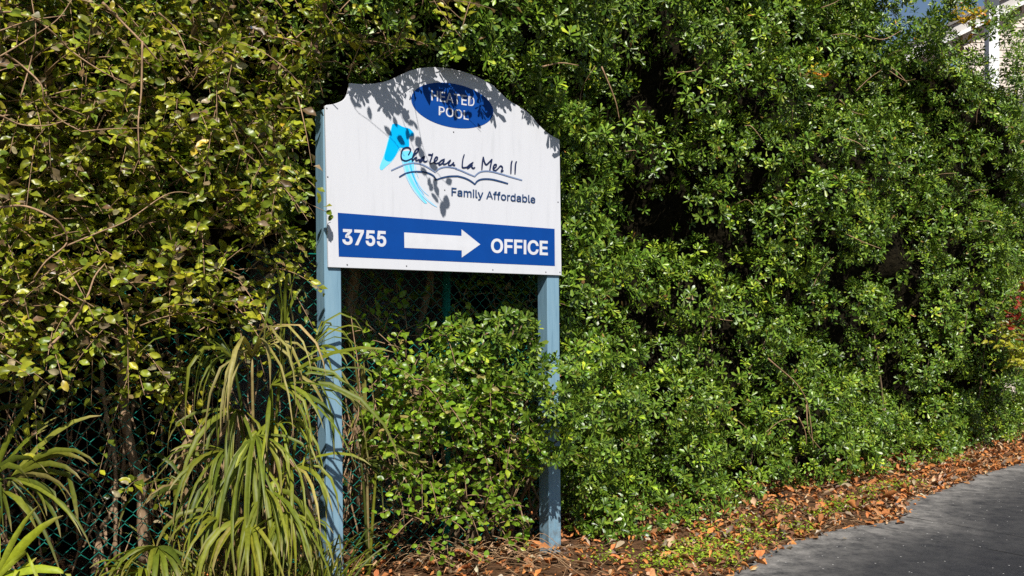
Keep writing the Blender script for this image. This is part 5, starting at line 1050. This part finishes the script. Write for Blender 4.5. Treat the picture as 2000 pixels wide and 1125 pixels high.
def frond(root, base, hub, main, side, nb, spread, L, w, droop, table, rng, droop_j=0.25):
    hub = np.asarray(hub); main = norm(main); side = norm(side - main*(main @ side))
    pv, pt = tube(catmull([base, (base+hub)/2 + UP*0.08 + norm(hub-base)*0.02, hub], 5), np.linspace(0.009, 0.006, 11), 6)
    col0 = pick_cols(rng, 1, table)[0]
    f = big('frond', pv, pt, np.tile(col0*0.9, (len(pv), 1)), M_PALM, root)
    WORLD[f.name] = base_of(root)
    for k in range(nb):
        ph = spread*(2*(k+0.5)/nb - 1) + rng.normal(0, 0.06)
        d = norm(main*math.cos(ph) + side*math.sin(ph) + rng.normal(0, 0.13, 3))
        l = L*(0.72 + 0.28*math.cos(ph))*rng.uniform(0.6, 1.15)
        c = pick_cols(rng, 1, table)[0]*0.5 + col0*0.5
        v, t, cc = blade(hub, d, l, w*rng.uniform(0.5, 1.25), droop*rng.uniform(1-droop_j*2, 1+droop_j*2), side, c, rng)
        big('blade', v, t, cc, M_PALM, f)

CAMD = np.array([0, -1.0, 0])
rng = np.random.default_rng(71)
XR = np.array([1.0, 0, 0])
pm = thing('palmetto', P(520, 1180, 4.5)*np.array([1, 1, 0]), 'large drooping palmetto with strap-like blades in front of the left sign post', 'palmetto')
pb = P(520, 1180, 4.5)*np.array([1, 1, 0]) + UP*0.05
#   hub px x, y, Z, main direction (right, to camera, up), blades, spread, length, droop
for (x, y, Z, mr, mc, mu, nb, sp, L, dr) in [
    (455,700,4.25, -.35,.50,.50, 16,1.3,.56,1.9), (492,698,4.20, .20,.55,.45, 16,1.2,.60,2.0), (555,640,4.35, .10,.40,.55, 14,1.2,.46,1.5),
    (486,888,4.20, .05,.40,-.25, 16,0.70,.66,1.6), (425,925,4.25, -.10,.4,-.2, 11,0.7,.48,1.4), (530,752,4.25, .80,.35,.35, 13,.95,.68,1.1),
    (580,765,4.24, .95,.2,.20, 8,0.8,.5,1.0), (520,955,4.10, .2,.45,-.1, 12,0.9,.5,1.4), (570,915,4.2, .3,.45,.1, 9,.9,.45,1.5),
    (425,740,4.45, -.55,.3,.40, 9,1.1,.5,1.9), (365,950,4.3, -.5,.3,.45, 8,1.0,.36,1.0), (450,1020,4.1, -.2,.5,.25, 10,1.1,.4,1.3), (575,1020,4.15, .1,.4,.2, 9,1.0,.36,1.4), (540,830,4.35, .1,.45,.1, 12,1.0,.5,1.8), (465,800,4.32, -.1,.45,.0, 13,1.0,.46,1.7), (500,850,4.15, .15,.45,-.1, 12,.9,.5,1.5), (440,880,4.2, -.25,.4,.0, 10,.9,.42,1.4), (560,1000,4.05, .1,.45,-.1, 12,.9,.4,1.3), (480,1010,4.0, -.05,.45,-.1, 12,.9,.4,1.3), (612,680,4.5, .4,.25,.5, 9,1.0,.4,1.3)]:
    frond(pm, pb + rng.normal(0, .03, 3)*np.array([1,1,0]), P(x, y, Z), XR*mr + CAMD*mc + UP*mu, np.cross(XR*mr + CAMD*mc + UP*mu, CAMD*0.6 + UP*0.8), nb, sp, L, 0.0090, dr, PALM_COLS, rng, 0.38)
for (x, y, Z, mr, mc, mu, nb, sp, L, dr) in [(470,800,4.45, -.1,.3,-.5, 9,.8,.5,1.5), (545,880,4.4, .2,.3,-.5, 9,.8,.5,1.6), (400,850,4.45, -.3,.3,-.4, 7,.8,.4,1.5), (500,1000,4.35, 0,.3,-.3, 8,.9,.4,1.3)]:
    frond(pm, pb, P(x, y, Z), XR*mr + CAMD*mc + UP*mu, XR, nb, sp, L, 0.008, dr, DEAD_COLS, rng, 0.4)
pr = thing('palmetto', P(720, 1160, 4.9)*np.array([1, 1, 0]), 'upright shaded palmetto just right of the left sign post', 'palmetto')
pb = P(720, 1160, 4.9)*np.array([1, 1, 0])
for (x, y, Z, mr, mc, mu, nb, sp, L, dr) in [(715,830,4.95, .1,.2,.9, 12,.75,.36,.35), (705,900,4.9, .5,.3,.3, 12,.9,.34,.6), (745,830,4.95, .6,.2,.35, 10,.8,.28,.5)]:
    frond(pr, pb, P(x, y, Z), XR*mr + CAMD*mc + UP*mu, np.cross(XR*mr + CAMD*mc + UP*mu, CAMD), nb, sp, L, 0.010, dr, PALM_COLS, rng)
pl = thing('palmetto', P(-40, 1230, 3.9)*np.array([1, 1, 0]), 'palmetto at the left picture edge with long blades pointing right', 'palmetto')
pb = P(-40, 1230, 3.9)*np.array([1, 1, 0])
for (x, y, Z, mr, mc, mu, nb, sp, L, dr) in [(20,935,3.8, .9,.2,.12, 14,.75,.42,.7), (-20,950,3.85, .35,.1,.95, 10,.4,.5,.2), (-30,960,3.8, .3,.4,.6, 10,.8,.4,.6), (-60,820,3.9, .5,.2,.7, 10,.8,.4,.5)]:
    frond(pl, pb, P(x, y, Z), XR*mr + CAMD*mc + UP*mu, np.cross(XR*mr + CAMD*mc + UP*mu, CAMD*0.8 + UP*0.2), nb, sp, L, 0.011, dr, PALM_COLS, rng)
py_ = thing('palmetto', P(-20, 1260, 3.6)*np.array([1, 1, 0]), 'bright lime-yellow palmetto in the bottom left corner', 'palmetto')
frond(py_, P(-20, 1260, 3.6)*np.array([1, 1, 0]), P(-10, 1135, 3.55), XR*.45 + CAMD*.2 + UP*.85, np.cross(XR*.45 + UP*.85, CAMD), 11, 1.1, .32, 0.015, .4, LIME_COLS, rng)
frond(py_, P(-20, 1260, 3.6)*np.array([1, 1, 0]), P(20, 1150, 3.6), XR*.6 + CAMD*.3 + UP*.6, np.cross(XR*.6 + UP*.6, CAMD), 9, 1.0, .22, 0.012, .6, LIME_COLS, rng)
ps = thing('palmetto', P(310, 1240, 4.0)*np.array([1, 1, 0]), 'small pale fan palmetto at the bottom edge left of the big one', 'palmetto')
for (x, y, Z, mr, mc, mu, nb, sp, L, dr) in [(308,1068,3.95, -.05,.75,.05, 18,1.45,.30,.9), (280,1120,3.9, -.3,.5,.3, 12,1.2,.26,.7)]:
    frond(ps, P(310, 1240, 4.0)*np.array([1, 1, 0]), P(x, y, Z), XR*mr + CAMD*mc + UP*mu, XR, nb, sp, L, 0.011, dr, PALM_COLS, rng)

# grass-like tuft under the main palmetto
def strands(n, area, rng, L, w, droop, table):
    Vs, Ts, Cs, o = [], [], [], 0
    for i in range(n):
        b = area(rng); d = norm(np.array([rng.normal(0, .5), rng.normal(-.2, .5), 1.0])); l = rng.uniform(*L)
        v, t, c = blade(b, d, l, w*rng.uniform(.6, 1.2), droop*rng.uniform(.3, 1.5), norm(np.cross(d, rng.normal(0, 1, 3))), pick_cols(rng, 1, table)[0], rng)
        Vs.append(v); Ts.append(t+o); Cs.append(c); o += len(v)
    return np.vstack(Vs), np.vstack(Ts), np.vstack(Cs)
rng = np.random.default_rng(81)
V, T, C = strands(380, lambda r: (lambda q: np.array([q[0], q[1], 0.0]))(P(r.uniform(330, 680), 0, r.uniform(4.1, 4.7))), rng, (0.25, 0.55), 0.005, 0.5, PALM_COLS)
tuft = big('tall_grass', V, T, C, M_PALM); tag(tuft, 'tall thin yellow-green grass under the big palmetto at the bottom edge', 'grass', None, 'stuff')

# ------------------------------------------------------------------ leaf litter, weeds, dry strands
LIT_COLS = [(5, (0.48, 0.185, 0.055)), (3, (0.33, 0.125, 0.042)), (2, (0.38, 0.19, 0.085)), (1.2, (0.44, 0.29, 0.17)), (2.2, (0.13, 0.06, 0.03)), (1.0, (0.45, 0.36, 0.26)), (0.8, (0.2, 0.15, 0.11))]
rng = np.random.default_rng(91)
def litter_points(n, rng, spill=0.06):
    t = rng.uniform(-2.2, 8.0, n); e = n_edge(t)
    d = np.abs(rng.normal(0, 1, n)); f = rng.random(n)
    nn = e - spill*rng.random(n)**2 + (1.0 - e).clip(0.3, 3)*f**1.25
    return np.array([H(a, b, 0) for a, b in zip(t, nn)])
def flat_leaves(pos, rng, Lr, table, lift):
    n = len(pos); az = rng.uniform(0, 6.28, n)
    A = np.stack([np.cos(az), np.sin(az), rng.normal(0.05, 0.22, n)], 1); Nn = norm(np.stack([rng.normal(0, .4, n), rng.normal(-.12, .4, n), np.ones(n)], 1))
    pos = pos.copy(); pos[:, 2] += lift
    L = rng.uniform(*Lr, n)
    return pos, A, Nn, L, L*rng.uniform(.22, .55, n), rng.uniform(-.6, .6, n), rng.uniform(-.1, .9, n), pick_cols(rng, n, table)
pts = litter_points(8500, rng, 0.10)
V, T, C = leaf_batch(*flat_leaves(pts, rng, (0.015, 0.07), LIT_COLS, rng.uniform(0.0, 0.035, len(pts))), T_OVAL)
lit = big('leaf_litter', V, T, C, M_DRY); tag(lit, 'rusty brown leaf litter between the hedge foot and the driveway', 'leaf litter', None, 'stuff')
VAR_LIT = []
r_ = np.random.default_rng(92)
for i in range(14):
    c = pick_cols(r_, 1, LIT_COLS)
    v, t, cc = leaf_batch(np.zeros((1, 3)), np.array([[1., 0, 0]]), np.array([[0, 0, 1.]]), np.ones(1), r_.uniform(.32, .5, 1), r_.uniform(-.4, .4, 1), r_.uniform(0, .7, 1), c, T_OVAL)
    me = tri_mesh('fallen_leaf', v, t, cc); me.materials.append(M_DRY); VAR_LIT.append(me)
pts = litter_points(900, rng, 0.05); x, y = px(pts); pts = pts[(x > 950) & (x < 2000) & (y < 1125)][:230]
q = flat_leaves(pts, rng, (0.06, 0.115), LIT_COLS, rng.uniform(0.02, 0.045, len(pts)))
for i in range(len(pts)):
    a = norm(q[1][i]); b = norm(np.cross(q[2][i], a)); c = np.cross(a, b); M = np.eye(4)
    M[:3, 0] = a*q[3][i]; M[:3, 1] = b*q[3][i]; M[:3, 2] = c*q[3][i]; M[:3, 3] = q[0][i]
    o = inst('fallen_leaf', VAR_LIT[int(rng.integers(14))], M)
    tag(o, 'large curled brown fallen leaf lying in the litter strip beside the driveway', 'fallen leaf', 'large fallen leaves in the litter strip')
for (x, y, L, lab) in [(1752,1032,.08,'single orange-brown leaf lying on the asphalt just past the litter'), (1645,1064,.05,'pale dry scrap of leaf lying alone on the asphalt')]:
    p = G(x, y); M = np.eye(4); M[:3, :3] = np.array([[.8, -.6, 0], [.6, .8, 0], [0, 0, 1]]) @ np.diag([L]*3); M[:3, 3] = p + UP*0.035
    tag(inst('fallen_leaf', VAR_LIT[2 if L > .06 else 5], M), lab, 'fallen leaf')

# clover and low weeds
patches = [(1330,1092,.22),(1390,1075,.2),(1430,1100,.2),(1300,1112,.18),(1480,1060,.16),(1560,1042,.14),(1460,1030,.14),(1660,988,.16),(1640,998,.13),(1745,955,.16),(1700,965,.12),(1790,950,.1),(1520,1000,.12),(1180,1098,.12),(1380,1040,.1),(1600,1010,.1),(1880,905,.1)]
wp = []
for x, y, r in patches:
    c = G(x, y); m = int(2600*r*r*3); d = rng.normal(0, r*0.5, (m, 2))
    wp.append(np.column_stack([c[0]+d[:, 0], c[1]+d[:, 1], np.abs(rng.normal(0.03, 0.02, m))]))
wp = np.vstack(wp); t_, n_, _ = to_h(wp); wp = wp[n_ > n_edge(t_) + 0.01]; n = len(wp)
az = rng.uniform(0, 6.28, n)
V, T, C = leaf_batch(wp, np.stack([np.cos(az), np.sin(az), rng.normal(.3, .4, n)], 1), norm(np.stack([rng.normal(0, .5, n), rng.normal(-.2, .5, n), np.ones(n)], 1)), rng.uniform(.012, .028, n), rng.uniform(.008, .016, n), rng.uniform(0, .3, n), rng.uniform(0, .3, n),
    pick_cols(rng, n, [(4, (0.24, 0.34, 0.018)), (3, (0.17, 0.26, 0.016)), (1, (0.34, 0.39, 0.03))]), T_PITT)
weeds = big('clover_patches', V, T, C, M_WEED); tag(weeds, 'patches of bright green clover in the brown litter strip', 'weeds', None, 'stuff')

# dry needles and grass stalks
lst = []
for i in range(900):
    t = rng.uniform(-1.8, 6.5); e = float(n_edge(t)); p = H(t, e + rng.random()**1.4*min(1.2, max(.3, 1-e)), rng.uniform(.005, .04))
    a = rng.uniform(0, 6.28); l = rng.uniform(.05, .16); d = np.array([math.cos(a), math.sin(a), rng.normal(.05, .15)])
    lst.append((np.array([p, p + d*l*.5 + UP*rng.uniform(0, .015), p + d*l]), 0.0011))
for i in range(40):
    p = P(rng.uniform(720, 1040), 0, rng.uniform(4.9, 5.3)); p[2] = 0.02
    l = rng.uniform(.2, .45); a = rng.uniform(-.5, .9); d = np.array([math.cos(a), math.sin(a)*.5, 0])
    lst.append((catmull([p, p + d*l*.4 + UP*rng.uniform(.05, .14), p + d*l + UP*rng.uniform(-.01, .06)], 4), 0.0016))
V, T = tubes(lst, 3)
M_STRAW = surf('dry_straw', [(0.3, (0.28, 0.15, 0.07)), (0.7, (0.46, 0.31, 0.17))], 20, 0.8)
needles = big('dry_needles', V, T, None, M_STRAW); tag(needles, 'dry needles and straw scattered through the litter strip', 'dry needles', None, 'stuff')

# ------------------------------------------------------------------ house beyond the hedge
M_SIDING = surf('beige_siding', [(0.3, (0.56, 0.48, 0.42)), (0.7, (0.62, 0.54, 0.48))], 6, 0.6)
M_TRIM = surf('white_trim', [(0.3, (0.76, 0.76, 0.76)), (0.7, (0.82, 0.82, 0.82))], 6, 0.5)
M_GREY = surf('grey_fascia', [(0.3, (0.42, 0.40, 0.38)), (0.7, (0.48, 0.46, 0.44))], 6, 0.6)
M_SOFF = surf('brown_soffit', [(0.3, (0.16, 0.10, 0.06)), (0.7, (0.24, 0.16, 0.10))], 6, 0.7)
HY = 15.0
house = thing('house', (9.0, HY + 3, 0), 'beige sided house with white column and sloped grey eave beyond the hedge at top right', 'house')
sl = 0.49
def eave_z(X, x0=None): # the lower eave line climbs to the right
    p = P(1948, 34, HY-0.16); return p[2] + (X - p[0])*sl
x_l = P(1880, 0, HY)[0]; x_r = 15.0
# lap siding board by board
z = 0.0; i = 0
while z < 9.0:
    zt = z + 0.115
    xs = max(x_l, P(1948, 34, HY-0.16)[0] + (z + 0.10 - P(1948, 34, HY-0.16)[2])/sl)
    if xs < x_r - 0.5:
        c = np.array([(xs + x_r)/2, HY + 0.012, (z+zt)/2])
        v = [(xs, HY-0.012, z), (x_r, HY-0.012, z), (x_r, HY, zt), (xs, HY, zt), (xs, HY+0.1, z), (x_r, HY+0.1, z), (x_r, HY+0.1, zt), (xs, HY+0.1, zt)]
        obj('siding_board', v, [(0,1,2,3),(7,6,5,4),(0,4,5,1),(1,5,6,2),(2,6,7,3),(3,7,4,0)], M_SIDING, house)
    z = zt
def slab(name, X0, X1, off, th, y0, y1, mat):
    z0, z1 = eave_z(X0)+off, eave_z(X1)+off
    v = [(X0, y0, z0), (X1, y0, z1), (X1, y0, z1+th), (X0, y0, z0+th), (X0, y1, z0), (X1, y1, z1), (X1, y1, z1+th), (X0, y1, z0+th)]
    return obj(name, v, [(0,1,2,3),(7,6,5,4),(0,4,5,1),(1,5,6,2),(2,6,7,3),(3,7,4,0)], mat, house)
slab('rake_trim', x_l-1.0, x_r, 0.0, 0.055, HY-0.19, HY+7, M_TRIM)
slab('fascia', x_l-1.0, x_r, 0.058, 0.17, HY-0.16, HY+7, M_GREY)
slab('roof', x_l-1.05, x_r, 0.23, 0.05, HY-0.22, HY+7, surf('roof_shingle', [(0.3, (0.12, 0.115, 0.11)), (0.7, (0.2, 0.19, 0.18))], 20, 0.9))
cx = P(1937, 0, HY-2.2)[0]
bevel(obj('porch_column', box_pts((cx, HY-2.2, 3.2), (0.068, 0, 0), (0, 0.068, 0), (0, 0, 3.2)), BOXF, M_TRIM, house), 0.008)
# porch eave: brown soffit with its edge board
pA = P(1853, 9, HY-2.0)
v = [pA + np.array([0, -0.6, 0]), pA + np.array([3.0, -0.6, 1.35]), pA + np.array([3.0, 0, 1.35]), pA]
v = v + [p + np.array([-0.12, 0, 0.25]) for p in v]
obj('porch_soffit', v, [(3,2,1,0),(4,5,6,7),(0,1,5,4),(1,2,6,5),(2,3,7,6),(3,0,4,7)], M_SOFF, house)
obj('stair_wall', box_pts((9.9, HY-0.6, 1.9), (2.0, 0, 0), (0, 0.1, 0), (0, 0, 1.9)), BOXF, M_GREY, house)
